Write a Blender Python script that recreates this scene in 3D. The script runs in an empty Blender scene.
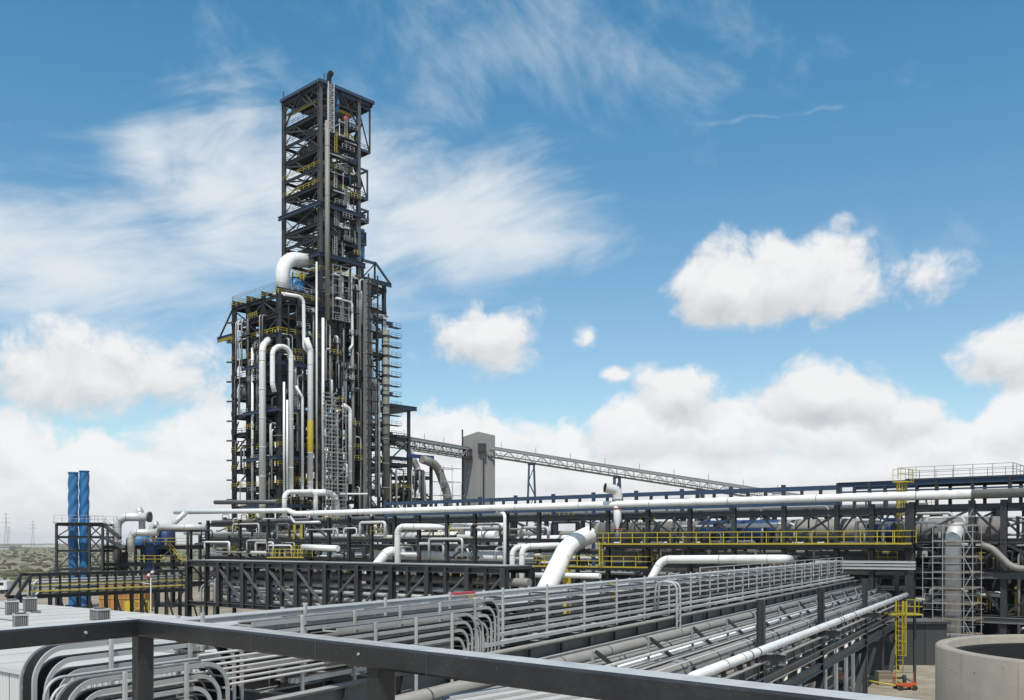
import bpy, math, random
from mathutils import Vector as V, Matrix
random.seed(7)
sc = bpy.context.scene
C = sc.collection
R = math.radians
# ------------------------------------------------------------------ camera
HC, F, CX, HY = 10.0, 960.0, 512.0, 543.0      # eye height, focal length (px), picture centre, horizon row
cam = bpy.data.cameras.new('camera'); co = bpy.data.objects.new('camera', cam); C.objects.link(co)
co.location = (0, 0, HC); co.rotation_euler = (R(90), 0, 0)
cam.lens = F / 1024 * 36; cam.sensor_width = 36; cam.shift_y = (HY - 350) / 1024
cam.clip_start = 0.1; cam.clip_end = 30000
sc.camera = co
# ------------------------------------------------------------------ light
SUN_EL, SUN_AZ = 60.0, 184.0                    # azimuth clockwise from +Y
sd = V((math.sin(R(SUN_AZ)) * math.cos(R(SUN_EL)), math.cos(R(SUN_AZ)) * math.cos(R(SUN_EL)), math.sin(R(SUN_EL))))
sl = bpy.data.lights.new('sun', 'SUN'); sl.energy = 4.0; sl.angle = R(0.6); sl.color = (1.0, 0.955, 0.89)
so = bpy.data.objects.new('sun', sl); C.objects.link(so); so.rotation_euler = (-sd).to_track_quat('-Z', 'Y').to_euler()
so.location = sd * 200
vs = sc.view_settings
vs.view_transform = 'Standard'; vs.look = 'None'; vs.gamma = 1.0; vs.exposure = 0.0; vs.use_curve_mapping = False
# ------------------------------------------------------------------ sky
wd = bpy.data.worlds.new('World'); sc.world = wd; wd.use_nodes = True
nt = wd.node_tree; nt.nodes.clear()
class NX:
    """tiny expression helper for shader nodes"""
    def __init__(s, nt): s.nt = nt
    def n(s, t, **k):
        x = s.nt.nodes.new(t)
        for a, b in k.items(): setattr(x, a, b)
        return x
    def put(s, sock, v):
        if isinstance(v, bpy.types.NodeSocket): s.nt.links.new(v, sock)
        else: sock.default_value = v
    def m(s, op, a, b=0.0, c=0.0, clamp=False):
        x = s.n('ShaderNodeMath', operation=op, use_clamp=clamp)
        s.put(x.inputs[0], a); s.put(x.inputs[1], b); s.put(x.inputs[2], c)
        return x.outputs[0]
    def vm(s, op, a, b=(0, 0, 0), out=0):
        x = s.n('ShaderNodeVectorMath', operation=op)
        s.put(x.inputs[0], a); s.put(x.inputs[1], b)
        return x.outputs[out]
    def noise(s, vec, scale, detail=6, rough=0.55, dist=0.0, lac=2.0, dim='3D'):
        x = s.n('ShaderNodeTexNoise', noise_dimensions=dim)
        s.put(x.inputs['Vector'], vec)
        for k, v in (('Scale', scale), ('Detail', detail), ('Roughness', rough), ('Distortion', dist), ('Lacunarity', lac)): s.put(x.inputs[k], v)
        return x.outputs['Fac']
    def step(s, v, lo, hi, a=0.0, b=1.0):
        x = s.n('ShaderNodeMapRange', interpolation_type='SMOOTHSTEP')
        s.put(x.inputs[0], v); s.put(x.inputs[1], lo); s.put(x.inputs[2], hi); s.put(x.inputs[3], a); s.put(x.inputs[4], b)
        return x.outputs[0]
    def mix(s, f, a, b, blend='MIX'):
        x = s.n('ShaderNodeMix', data_type='RGBA', blend_type=blend)
        s.put(x.inputs[0], f); s.put(x.inputs[6], a); s.put(x.inputs[7], b)
        return x.outputs[2]
X = NX(nt)
SKY = 0.14
sky = X.n('ShaderNodeTexSky', sky_type='NISHITA', sun_disc=False, sun_elevation=R(SUN_EL), sun_rotation=R(SUN_AZ), altitude=0.0, air_density=1.0, dust_density=0.35, ozone_density=2.2)
hs = X.n('ShaderNodeHueSaturation'); X.put(hs.inputs['Saturation'], 1.0); X.put(hs.inputs['Value'], 1.0); SKYC = hs.inputs['Color']
tc = X.n('ShaderNodeTexCoord'); sep = X.n('ShaderNodeSeparateXYZ'); X.put(sep.inputs[0], tc.outputs['Generated'])
az = X.m('ARCTAN2', sep.outputs[0], sep.outputs[1]); el = X.m('ARCSINE', sep.outputs[2])
cmb = X.n('ShaderNodeCombineXYZ'); X.put(cmb.inputs[0], az); X.put(cmb.inputs[1], el); P = cmb.outputs[0]
hi_ = X.step(el, R(5), R(33))
X.put(SKYC, X.mix(1.0, sky.outputs[0], X.mix(hi_, (0.92, 1.0, 0.95, 1), (0.40, 0.98, 1.04, 1)), 'MULTIPLY'))   # deeper blue overhead
def ae(px, py):                                 # compass bearing and height of a point in the sky
    a = math.atan((px - CX) / F); return a, math.atan((HY - py) / F * math.cos(a))
def blob(Pv, px, py, hw, hh, w=1.0, drop=0.0):
    a, e = ae(px, py + drop * hh); a2, e2 = ae(px + hw, py - hh)
    a1, e1 = ae(px - hw, py + hh)
    d = X.vm('SUBTRACT', Pv, (a, e, 0)); d = X.vm('MULTIPLY', d, (2 / (a2 - a1), 2 / abs(e2 - e1), 0))
    return X.m('MULTIPLY', X.m('SUBTRACT', 1.0, X.vm('LENGTH', d, out=1)), w)
def blobs(Pv, L, drop=0.0):
    acc = None
    for b in L:
        v = blob(Pv, *b, drop=drop); acc = v if acc is None else X.m('SMOOTH_MAX', acc, v, 0.12)
    return acc
wob = X.n('ShaderNodeTexNoise', noise_dimensions='2D'); X.put(wob.inputs['Vector'], P); X.put(wob.inputs['Scale'], 9.0); X.put(wob.inputs['Detail'], 3.0)
Pw = X.vm('ADD', P, X.vm('MULTIPLY', X.vm('SUBTRACT', wob.outputs['Color'], (0.5, 0.5, 0.5)), (0.06, 0.035, 0)))
def puff(Pv):                                   # billows on billows
    v = X.n('ShaderNodeTexVoronoi', feature='F1', voronoi_dimensions='2D', normalize=True); X.put(v.inputs['Vector'], X.vm('MULTIPLY', Pv, (1, 1.25, 1)))
    for k, q in (('Scale', 24.0), ('Detail', 3.0), ('Roughness', 0.55), ('Lacunarity', 2.3)): X.put(v.inputs[k], q)
    return X.m('ADD', X.m('MULTIPLY', X.m('SUBTRACT', 0.34, v.outputs['Distance']), 0.7), X.m('MULTIPLY', X.m('SUBTRACT', X.noise(Pv, 12.0, 7, 0.6, dim='2D'), 0.5), 1.2))
def layer(L, base, edge, lo, hi, gain):
    def dens(off):
        Pv = X.vm('ADD', Pw, off) if off else Pw
        f = X.m('MAXIMUM', blobs(Pv, L), -0.8)
        if base: f = X.m('MAXIMUM', f, X.step(X.m('ADD', el, off[1] if off else 0.0), R(base[0]), R(base[1]), -0.8, 0.9))
        return X.m('ADD', f, puff(Pv))
    d0, d1 = dens(None), dens((0.004, 0.020, 0))
    a = X.step(d0, edge[0], edge[1])
    lit = X.m('ADD', X.m('MULTIPLY', X.m('SUBTRACT', d0, d1), gain), 0.62, clamp=True)
    return a, X.mix(lit, tuple(x / SKY for x in lo) + (1,), tuple(x / SKY for x in hi) + (1,))
FAR = [(225, 448, 120, 50), (110, 466, 90, 40), (20, 450, 80, 44), (460, 440, 75, 42), (560, 446, 80, 36), (640, 436, 80, 40), (735, 440, 85, 40), (830, 446, 90, 44), (930, 440, 90, 44), (1010, 436, 70, 50)]
NEAR = [(775, 282, 108, 64), (725, 288, 58, 52), (828, 274, 56, 54), (924, 268, 46, 36, .62), (1022, 350, 64, 50), (478, 338, 80, 40, .72), (576, 330, 20, 22, .6), (682, 396, 56, 44), (835, 398, 84, 48), (905, 416, 80, 38, .8), (95, 378, 165, 44, .85), (612, 372, 26, 12, .5)]
fa, fc = layer(FAR, (7.0, 4.2), (0.0, 0.42), (0.70, 0.72, 0.74), (0.93, 0.935, 0.94), 0.9)
na_, nc = layer(NEAR, None, (0.02, 0.52), (0.60, 0.62, 0.645), (0.90, 0.905, 0.91), 0.9)
# high thin cloud, drawn out in streaks
rot = X.n('ShaderNodeVectorRotate', rotation_type='Z_AXIS'); X.put(rot.inputs['Vector'], P); X.put(rot.inputs['Angle'], R(-14))
stv = X.vm('MULTIPLY', rot.outputs[0], (1.0, 3.4, 1))
ci = X.noise(stv, 6.0, 7, 0.6, 0.25, dim='2D')
rot2 = X.n('ShaderNodeVectorRotate', rotation_type='Z_AXIS'); X.put(rot2.inputs['Vector'], P); X.put(rot2.inputs['Angle'], R(38))
ci2 = X.noise(X.vm('MULTIPLY', rot2.outputs[0], (1.0, 1.8, 1)), 7.0, 7, 0.62, 0.25, dim='2D')
CIR = [(225, 190, 120, 110), (330, 215, 190, 90), (440, 220, 170, 80), (70, 262, 250, 70, .9), (150, 165, 60, 60, .7)]
cf = X.m('ADD', X.m('MAXIMUM', blobs(Pw, CIR), -0.5), X.m('MULTIPLY', X.m('SUBTRACT', ci, 0.5), 1.6))
cia = X.step(cf, -0.15, 0.95, 0.0, 0.9)
CIR2 = [(520, 40, 330, 110, .6), (760, 40, 120, 70, .6), (770, 116, 90, 14, .6), (980, 240, 90, 40, .35)]
cf2 = X.m('ADD', X.m('MAXIMUM', blobs(Pw, CIR2), -0.5), X.m('MULTIPLY', X.m('SUBTRACT', ci2, 0.5), 2.2))
cia2 = X.step(cf2, 0.0, 1.3, 0.0, 0.6)
c1 = X.mix(cia2, hs.outputs[0], (0.70 / SKY, 0.78 / SKY, 0.84 / SKY, 1))
c2 = X.mix(cia, c1, (0.80 / SKY, 0.85 / SKY, 0.88 / SKY, 1))
# broken cloud carried on outside the view, added to whiten the ambient light
off = X.m('MAXIMUM', X.step(X.m('ABSOLUTE', az), 0.56, 0.75), X.step(el, R(32), R(42)))
oth = X.noise(tc.outputs['Generated'], 3.2, 6, 0.58)
c2 = X.mix(X.m('MULTIPLY', off, X.step(oth, 0.42, 0.62, 0.0, 0.8)), c2, (0.80 / SKY, 0.82 / SKY, 0.84 / SKY, 1))
c3 = X.mix(na_, X.mix(fa, c2, fc), nc)
bg = X.n('ShaderNodeBackground'); X.put(bg.inputs[0], c3); X.put(bg.inputs[1], SKY)
wd.cycles.sampling_method = 'MANUAL'; wd.cycles.sample_map_resolution = 512
ow = X.n('ShaderNodeOutputWorld'); nt.links.new(bg.outputs[0], ow.inputs[0])

# ------------------------------------------------------------------ materials
MATS = {}
def mat(name, col, rough=0.6, metal=0.0, var=0.12, scale=1.5, bump=0.0, streak=0.0, dirt=None, dirt_amt=0.3, objvar=0.12, sheen_dust=None):
    m = bpy.data.materials.new(name); m.use_nodes = True
    t = m.node_tree; N = NX(t); b = t.nodes['Principled BSDF']
    g = N.n('ShaderNodeNewGeometry'); oi = N.n('ShaderNodeObjectInfo')
    pos = g.outputs['Position']
    n1 = N.noise(pos, scale, 6, 0.6)
    c = N.mix(n1, tuple(x * (1 - var) for x in col) + (1,), tuple(min(1, x * (1 + var)) for x in col) + (1,))
    if dirt:
        n2 = N.noise(N.vm('MULTIPLY', pos, (1, 1, 1 - streak)), scale * 0.6, 7, 0.68)
        c = N.mix(N.step(n2, 0.5, 0.78, 0.0, dirt_amt), c, tuple(dirt) + (1,))
    if name == 'steel_near':
        c = N.mix(N.step(N.noise(pos, 90.0, 3, 0.7), 0.66, 0.72, 0, .7), c, (0.17, 0.15, 0.13, 1)); c = N.mix(N.step(N.noise(N.vm('MULTIPLY', pos, (1, 1, 9)), 26.0, 4, 0.7), 0.62, 0.75, 0, .35), c, (0.12, 0.12, 0.12, 1))
    if sheen_dust:                                    # paler level faces: painted sky sheen as well as a dusty film
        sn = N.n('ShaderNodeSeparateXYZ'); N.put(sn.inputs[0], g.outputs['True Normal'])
        up_ = N.m('MULTIPLY', N.step(sn.outputs[2], 0.8, 0.97), N.step(N.noise(pos, scale * 1.7, 6, 0.65), 0.2, 0.6, sheen_dust[1] * .55, sheen_dust[1]))
        c = N.mix(up_, c, tuple(sheen_dust[0]) + (1,))
    k = N.m('ADD', N.m('MULTIPLY', oi.outputs['Random'], 2 * objvar), 1 - objvar)
    kk = N.n('ShaderNodeCombineColor')
    for i in range(3): N.put(kk.inputs[i], k)
    c = N.mix(1.0, c, kk.outputs[0], 'MULTIPLY')
    N.put(b.inputs['Base Color'], c); b.inputs['Metallic'].default_value = metal
    N.put(b.inputs['Roughness'], N.m('ADD', N.m('MULTIPLY', N.noise(pos, scale * 3, 4), 0.2), rough - 0.1))
    if bump:
        bp = N.n('ShaderNodeBump'); bp.inputs['Strength'].default_value = bump; bp.inputs['Distance'].default_value = 0.05
        N.put(bp.inputs['Height'], N.noise(pos, scale * 8, 5)); N.put(b.inputs['Normal'], bp.outputs[0])
    MATS[name] = m; return m
RUST = (0.16, 0.075, 0.04); GRIME = (0.12, 0.115, 0.105)
mat('steel', (0.033, 0.036, 0.038), 0.5, var=0.25, scale=0.8, dirt=RUST, dirt_amt=0.22, objvar=0.3, sheen_dust=((.30, .29, .27), .4))
mat('steel_blue', (0.035, 0.058, 0.105), 0.5, var=0.2, scale=0.5, objvar=0.15)
mat('steel_near', (0.026, 0.027, 0.029), 0.3, var=0.3, scale=6, bump=0.05, dirt=(0.12, 0.12, 0.12), dirt_amt=0.25, objvar=0.05, sheen_dust=((.46, .46, .45), .95))  # upward faces painted pale for the rail's bright sky reflection
mat('steel_grey', (0.090, 0.094, 0.094), 0.5, var=0.2, scale=1.2, dirt=RUST, dirt_amt=0.2, objvar=0.15, sheen_dust=((.42, .41, .39), .75))
mat('deck', (0.040, 0.042, 0.042), 0.7, var=0.3, scale=0.6, objvar=0.3)
mat('galv', (0.43, 0.425, 0.41), 0.5, metal=0.1, var=0.15, scale=3, dirt=GRIME, dirt_amt=0.3, objvar=0.15)
mat('scaff', (0.40, 0.40, 0.39), 0.5, metal=0.3, var=0.15, scale=1)
mat('board', (0.27, 0.22, 0.16), 0.8, var=0.25, scale=2, objvar=0.3)
mat('white', (0.78, 0.775, 0.75), 0.42, var=0.1, scale=0.7, dirt=(0.33, 0.30, 0.25), dirt_amt=0.45, streak=0.8, objvar=0.05)
mat('clad', (0.62, 0.61, 0.59), 0.38, metal=0.25, var=0.1, scale=0.9, dirt=(0.30, 0.28, 0.25), dirt_amt=0.4, streak=0.6, objvar=0.08)
mat('pipe_grey', (0.22, 0.21, 0.19), 0.6, var=0.15, scale=1.1, dirt=(0.13, 0.11, 0.09), dirt_amt=0.5, objvar=0.12)
mat('shaft', (0.20, 0.20, 0.195), 0.7, var=0.15, scale=0.5, dirt=GRIME, dirt_amt=0.5, streak=0.85)
mat('yellow', (0.46, 0.36, 0.035), 0.45, var=0.12, scale=1.5, dirt=(0.25, 0.17, 0.05), dirt_amt=0.3)
mat('blue', (0.028, 0.145, 0.33), 0.5, var=0.15, scale=0.5, objvar=0.08, dirt=(0.06, 0.2, 0.4), dirt_amt=0.4, streak=0.8)
mat('blue_dark', (0.012, 0.042, 0.14), 0.45, var=0.15, scale=0.5, objvar=0.1)
mat('red', (0.40, 0.045, 0.04), 0.5, objvar=0.05)
mat('orange', (0.50, 0.09, 0.02), 0.6, objvar=0.05)
mat('amber', (0.40, 0.20, 0.05), 0.75, var=0.2, scale=1.2, dirt=(0.3, 0.13, 0.03), dirt_amt=0.5, streak=0.8, objvar=0.22)
mat('concrete', (0.30, 0.265, 0.215), 0.85, var=0.25, scale=1.3, bump=0.18, dirt=(0.14, 0.135, 0.12), dirt_amt=0.45, streak=0.7, objvar=0.03)
mat('silo', (0.26, 0.255, 0.245), 0.85, var=0.12, scale=0.15, dirt=(0.17, 0.165, 0.155), dirt_amt=0.55, streak=0.93, objvar=0.06)
mat('black', (0.005, 0.005, 0.006), 0.9, objvar=0.05)
mat('roofing', (0.47, 0.455, 0.43), 0.75, var=0.16, scale=0.35, dirt=(0.28, 0.265, 0.24), dirt_amt=0.6, objvar=0.02)
mat('siding', (0.58, 0.58, 0.56), 0.55, var=0.06, scale=0.5, dirt=(0.36, 0.35, 0.33), dirt_amt=0.3, streak=0.8, objvar=0.04)
mat('louvre', (0.22, 0.215, 0.20), 0.6, objvar=0.15)
mat('skin', (0.35, 0.2, 0.14), 0.6); mat('trousers', (0.03, 0.035, 0.05), 0.8); mat('rubber', (0.02, 0.02, 0.02), 0.8)
mat('scrub', (0.085, 0.085, 0.048), 0.9, var=0.5, scale=0.08, objvar=0)
mat('farwall', (0.55, 0.55, 0.53), 0.8)
mat('glass', (0.02, 0.03, 0.04), 0.1)

# ------------------------------------------------------------------ helpers
WM = {}; MESH = {}
Z = V((0, 0, 1))
def put(name, me, W=None, parent=None, kind=None, label=None):
    o = bpy.data.objects.new(name, me); C.objects.link(o)
    W = W or Matrix.Identity(4)
    if parent: o.parent = parent; o.matrix_parent_inverse = WM[parent].inverted()
    o.matrix_basis = W; WM[o] = W.copy()
    if kind: o['kind'] = kind
    if label: o['label'] = label
    return o
def tag(o, label, cat, group=None):
    o['label'] = label; o['category'] = cat
    if group: o['group'] = group
    return o
def thing(name, loc, label, cat, group=None):
    o = put(name, None, Matrix.Translation(V(loc))); o.empty_display_size = 0.5
    return tag(o, label, cat, group)
def unit(shape, m):
    k = (shape, m)
    if k in MESH: return MESH[k]
    if shape == 'box':
        v = [(x, y, z) for x in (-.5, .5) for y in (-.5, .5) for z in (-.5, .5)]
        f = [(0, 1, 3, 2), (4, 6, 7, 5), (0, 4, 5, 1), (2, 3, 7, 6), (0, 2, 6, 4), (1, 5, 7, 3)]
    elif shape == 'I':
        a, t, w = .5, .41, .055
        p = [(-a, -a), (a, -a), (a, -t), (w, -t), (w, t), (a, t), (a, a), (-a, a), (-a, t), (-w, t), (-w, -t), (-a, -t)]
        n = len(p); v = [(-.5, y, z) for y, z in p] + [(.5, y, z) for y, z in p]
        f = [(i, (i + 1) % n, n + (i + 1) % n, n + i) for i in range(n)]
        for b in (0, n):
            q = [(0, 1, 2, 3), (3, 10, 11, 0), (10, 3, 4, 9), (9, 4, 5, 6), (9, 6, 7, 8)]
            f += [tuple(b + i for i in (x if b else x[::-1])) for x in q]
    else:                                       # round bar, 14 sides
        n = 14; v = []; f = []
        for e in (-.5, .5):
            v += [(e, .5 * math.cos(i * 2 * math.pi / n), .5 * math.sin(i * 2 * math.pi / n)) for i in range(n)]
        f = [(i, (i + 1) % n, n + (i + 1) % n, n + i) for i in range(n)] + [tuple(range(n))[::-1], tuple(range(n, 2 * n))]
    me = bpy.data.meshes.new(shape + '_' + m); me.from_pydata(v, [], f); me.materials.append(MATS[m])
    if shape == 'rod':
        for i, p in enumerate(me.polygons): p.use_smooth = i < 14
    me.update(); MESH[k] = me; return me
def frame(p0, p1, w, h, side=None):
    p0, p1 = V(p0), V(p1); ex = p1 - p0; L = ex.length; ex = ex / L
    if abs(ex.z) > 0.995: ey = V(side or (1, 0, 0)).normalized(); ey = (ey - ex * ey.dot(ex)).normalized()
    else: ey = Z.cross(ex).normalized()
    ez = ex.cross(ey); c = (p0 + p1) / 2
    M = Matrix((ex * L, ey * w, ez * h)).transposed().to_4x4(); M.translation = c
    return M
def bar(parent, name, p0, p1, w, h, m, shape='box', side=None, kind=None, label=None):
    return put(name, unit(shape, m), frame(p0, p1, w, h, side), parent, kind, label)
def fillet(pts, rad, n=7):
    pts = [V(p) for p in pts]
    if len(pts) < 3 or rad <= 0: return pts
    out = [pts[0]]
    for i in range(1, len(pts) - 1):
        a, b, c = pts[i - 1], pts[i], pts[i + 1]
        u, w = (a - b), (c - b); lu, lw = u.length, w.length; u /= lu; w /= lw
        ang = u.angle(w)
        if ang > 3.1: out.append(b); continue
        d = min(rad / math.tan(ang / 2), lu * .49, lw * .49); r = d * math.tan(ang / 2)
        ctr = b + (u + w).normalized() * (r / math.sin(ang / 2))
        s, e = b + u * d - ctr, b + w * d - ctr; sw = s.angle(e)
        for k in range(n + 1):
            t = k / n
            out.append(ctr + (s * math.sin((1 - t) * sw) + e * math.sin(t * sw)) / math.sin(sw))
    out.append(pts[-1]); return out
class MB:
    def __init__(s): s.v = []; s.f = []; s.sm = []
    def add(s, v, f, smooth=False):
        o = len(s.v); s.v += [tuple(x) for x in v]; s.f += [tuple(i + o for i in q) for q in f]; s.sm += [smooth] * len(f); return s
    def bar(s, p0, p1, w, h=None, side=None):
        M = frame(p0, p1, w, h or w, side)
        return s.add([M @ V((x, y, z)) for x in (-.5, .5) for y in (-.5, .5) for z in (-.5, .5)],
              [(0, 1, 3, 2), (4, 6, 7, 5), (0, 4, 5, 1), (2, 3, 7, 6), (0, 2, 6, 4), (1, 5, 7, 3)])
    def tube(s, pts, r, seg=12, caps=True):
        pts = [V(p) for p in pts]; n = len(pts); rs = r if isinstance(r, (list, tuple)) else [r] * n
        t = (pts[1] - pts[0]).normalized(); u = t.orthogonal().normalized(); vv = []
        for i in range(n):
            tn = ((pts[min(i + 1, n - 1)] - pts[i]).normalized() + (pts[i] - pts[max(i - 1, 0)]).normalized()).normalized() if n > 2 else t
            u = (u - tn * u.dot(tn)).normalized(); w = tn.cross(u)
            vv += [pts[i] + (u * math.cos(a) + w * math.sin(a)) * rs[i] for a in (k * 2 * math.pi / seg for k in range(seg))]
        f = [(i * seg + k, i * seg + (k + 1) % seg, (i + 1) * seg + (k + 1) % seg, (i + 1) * seg + k) for i in range(n - 1) for k in range(seg)]
        s.add(vv, f, True)
        if caps: o = len(s.v) - len(vv); s.f += [tuple(range(o, o + seg))[::-1], tuple(range(o + (n - 1) * seg, o + n * seg))]; s.sm += [False, False]
        return s
    def lathe(s, c, prof, seg=28):              # prof: (radius, height) up the axis
        c = V(c); v = []; n = len(prof)
        for r, z in prof: v += [c + V((r * math.cos(k * 2 * math.pi / seg), r * math.sin(k * 2 * math.pi / seg), z)) for k in range(seg)]
        return s.add(v, [(i * seg + k, i * seg + (k + 1) % seg, (i + 1) * seg + (k + 1) % seg, (i + 1) * seg + k) for i in range(n - 1) for k in range(seg)], True)
    def prism(s, poly, z0, z1):
        n = len(poly); v = [(x, y, z0) for x, y in poly] + [(x, y, z1) for x, y in poly]
        return s.add(v, [tuple(range(n))[::-1], tuple(range(n, 2 * n))] + [(i, (i + 1) % n, n + (i + 1) % n, n + i) for i in range(n)])
    def sweep(s, pts, side, prof):              # prof in (side, normal) along a path that lies square to side
        pts = [V(p) for p in pts]; side = V(side).normalized(); n = len(pts); k = len(prof); vv = []
        for i in range(n):
            t = (pts[min(i + 1, n - 1)] - pts[max(i - 1, 0)]).normalized(); up = t.cross(side) if False else side.cross(t)
            vv += [pts[i] + side * a + up * b for a, b in prof]
        f = [(i * k + j, i * k + (j + 1) % k, (i + 1) * k + (j + 1) % k, (i + 1) * k + j) for i in range(n - 1) for j in range(k)]
        return s.add(vv, f + [tuple(range(k))[::-1], tuple(range((n - 1) * k, n * k))])
    def build(s, name, m, parent=None, kind=None, label=None):
        if parent: o = WM[parent].translation
        else:
            lo = [min(v[i] for v in s.v) for i in range(3)]; hi = [max(v[i] for v in s.v) for i in range(3)]
            o = V(((lo[0] + hi[0]) / 2, (lo[1] + hi[1]) / 2, lo[2]))
        me = bpy.data.meshes.new(name); me.from_pydata([(a - o[0], b - o[1], c - o[2]) for a, b, c in s.v], [], s.f)
        me.materials.append(MATS[m]); me.polygons.foreach_set('use_smooth', s.sm); me.update()
        return put(name, me, Matrix.Translation(o), parent, kind, label)
def rail_mb(mb, pts, h=1.1, sp=2.0, r=0.05, mid=True, toe=False):
    pts = [V(p) for p in pts]
    for a, b in zip(pts, pts[1:]):
        L = (b - a).length; n = max(1, round(L / sp))
        for z in ([h, h * .52] if mid else [h]): mb.bar(a + Z * z, b + Z * z, r)
        if toe: mb.bar(a + Z * .08, b + Z * .08, r * .6, .15)
        for i in range(n + 1): p = a.lerp(b, i / n); mb.bar(p, p + Z * h, r)
    return mb
def handrail(parent, pts, m='yellow', **k): return rail_mb(MB(), pts, **k).build('handrail', m, parent)
def pipe(name, label, pts, r, m, rad=None, cat='pipe', seg=16, bands=0, bm=None, group=None):
    o = MB().tube(fillet(pts, rad if rad is not None else r * 2.6), r, seg).build(name, m); tag(o, label, cat, group)
    if bands:
        P_ = [V(p) for p in pts]
        for a, b in zip(P_, P_[1:]):
            L = (b - a).length; d = (b - a) / L; n = int(L / bands)
            for i in range(n):
                c = a + d * ((i + .5) * L / n); bar(o, 'joint_band', c - d * r * .12, c + d * r * .12, r * 2.12, r * 2.12, bm or m, 'rod')
    if r > .3 and len(pts) > 2:                 # seams where each bend is joined to the straight runs
        P_ = [V(p) for p in pts]; rd = rad if rad is not None else r * 2.6
        for a, b, c in zip(P_, P_[1:], P_[2:]):
            u, w = a - b, c - b; lu, lw = u.length, w.length; u /= lu; w /= lw; an = u.angle(w)
            if an > 3: continue
            dd = min(rd / math.tan(an / 2), lu * .49, lw * .49)
            for e_ in (u, w): x = b + e_ * dd; bar(o, 'weld_seam', x - e_ * .05 * max(r, .5), x + e_ * .05 * max(r, .5), r * 2.05, r * 2.05, 'pipe_grey', 'rod')
    return o
def at(px, py, D): return V(((px - CX) / F * D, D, HC - (py - HY) / F * D))
# tower grid: a runs right and away, b runs left and away, both from the tower's near corner
TN = V((-48, 240, 0)); TA = V((.682, .731, 0)).normalized(); TB = V((-TA.y, TA.x, 0))
def U(a, b, z): return TN + TA * a + TB * b + Z * z
def _hit(o, d, px):                             # where the line o + t d crosses the bearing of px
    k = (px - CX) / F; return (k * o.y - o.x) / (d.x - k * d.y)
def TW(px, py, b=0.0):
    o = TN + TB * b; p = o + TA * _hit(o, TA, px); return V((p.x, p.y, HC + (HY - py) / F * p.y))
def TWa(px, py, a=0.0):
    o = TN + TA * a; p = o + TB * _hit(o, TB, px); return V((p.x, p.y, HC + (HY - py) / F * p.y))
# main rack: t along it to the right and nearer, n towards the eye
RO = V((0, 115, 0)); RT = V((.784, -.621, 0)).normalized(); RN = V((RT.y, -RT.x, 0))
def K(t, n, z): return RO + RT * t + RN * n + Z * z
def RK(px, py, n=0.0):
    o = RO + RN * n; p = o + RT * _hit(o, RT, px); return V((p.x, p.y, HC + (HY - py) / F * p.y))
# cable bridge: t along it away from the eye, s across it to the right
BO = V((-15.9, 0, 0)); BT = V((.482, .876, 0)).normalized(); BS = V((BT.y, -BT.x, 0))
def B(t, s, z): return BO + BT * t + BS * s + Z * z
def BR(px, s=0.0):
    o = BO + BS * s; return _hit(o, BT, px)      # t where that line stands at the bearing of px

# ------------------------------------------------------------------ ground
def ground():
    m = bpy.data.materials.new('ground'); m.use_nodes = True; t = m.node_tree; N = NX(t); b = t.nodes['Principled BSDF']
    g = N.n('ShaderNodeNewGeometry'); pos = g.outputs['Position']; sp = N.n('ShaderNodeSeparateXYZ'); N.put(sp.inputs[0], pos)
    # yard of sand and crushed stone
    n1 = N.noise(pos, 0.35, 8, 0.65); n2 = N.noise(pos, 5.0, 5, 0.6)
    yard = N.mix(N.step(n1, 0.35, 0.7), (0.22, 0.18, 0.13, 1), (0.36, 0.32, 0.25, 1))
    yard = N.mix(N.step(n2, 0.45, 0.75, 0, .6), yard, (0.15, 0.12, 0.09, 1))
    # fields lying in long strips beyond the plant
    w = N.vm('MULTIPLY', pos, (0.0022, 0.0105, 0))
    f1 = N.noise(w, 1.0, 6, 0.62, 0.6); f2 = N.noise(N.vm('MULTIPLY', pos, (0.01, 0.05, 0)), 1.0, 7, 0.7)
    field = N.mix(N.step(f1, 0.40, 0.56), (0.085, 0.105, 0.05, 1), (0.22, 0.18, 0.13, 1))
    field = N.mix(N.step(f2, 0.5, 0.7, 0, .6), field, (0.060, 0.080, 0.036, 1))
    field = N.mix(N.step(N.noise(N.vm('MULTIPLY', pos, (0.003, 0.02, 0)), 1.3, 4, 0.5), 0.60, 0.66, 0, .7), field, (0.38, 0.33, 0.24, 1))
    d = N.m('ADD', sp.outputs[1], N.m('MULTIPLY', N.m('SUBTRACT', n1, 0.5), 60))
    c = N.mix(N.step(d, 190, 225), yard, field)
    N.put(b.inputs['Base Color'], c); b.inputs['Roughness'].default_value = 0.95
    bp = N.n('ShaderNodeBump'); bp.inputs['Strength'].default_value = .5; bp.inputs['Distance'].default_value = .1; N.put(bp.inputs['Height'], n2); N.put(b.inputs['Normal'], bp.outputs[0])
    MATS['ground'] = m
    mb = MB(); mb.add([(-14000, -600, 0), (14000, -600, 0), (14000, 15000, 0), (-14000, 15000, 0)], [(0, 1, 2, 3)])
    mb.build('ground', 'ground', kind='structure')
ground()
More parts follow.
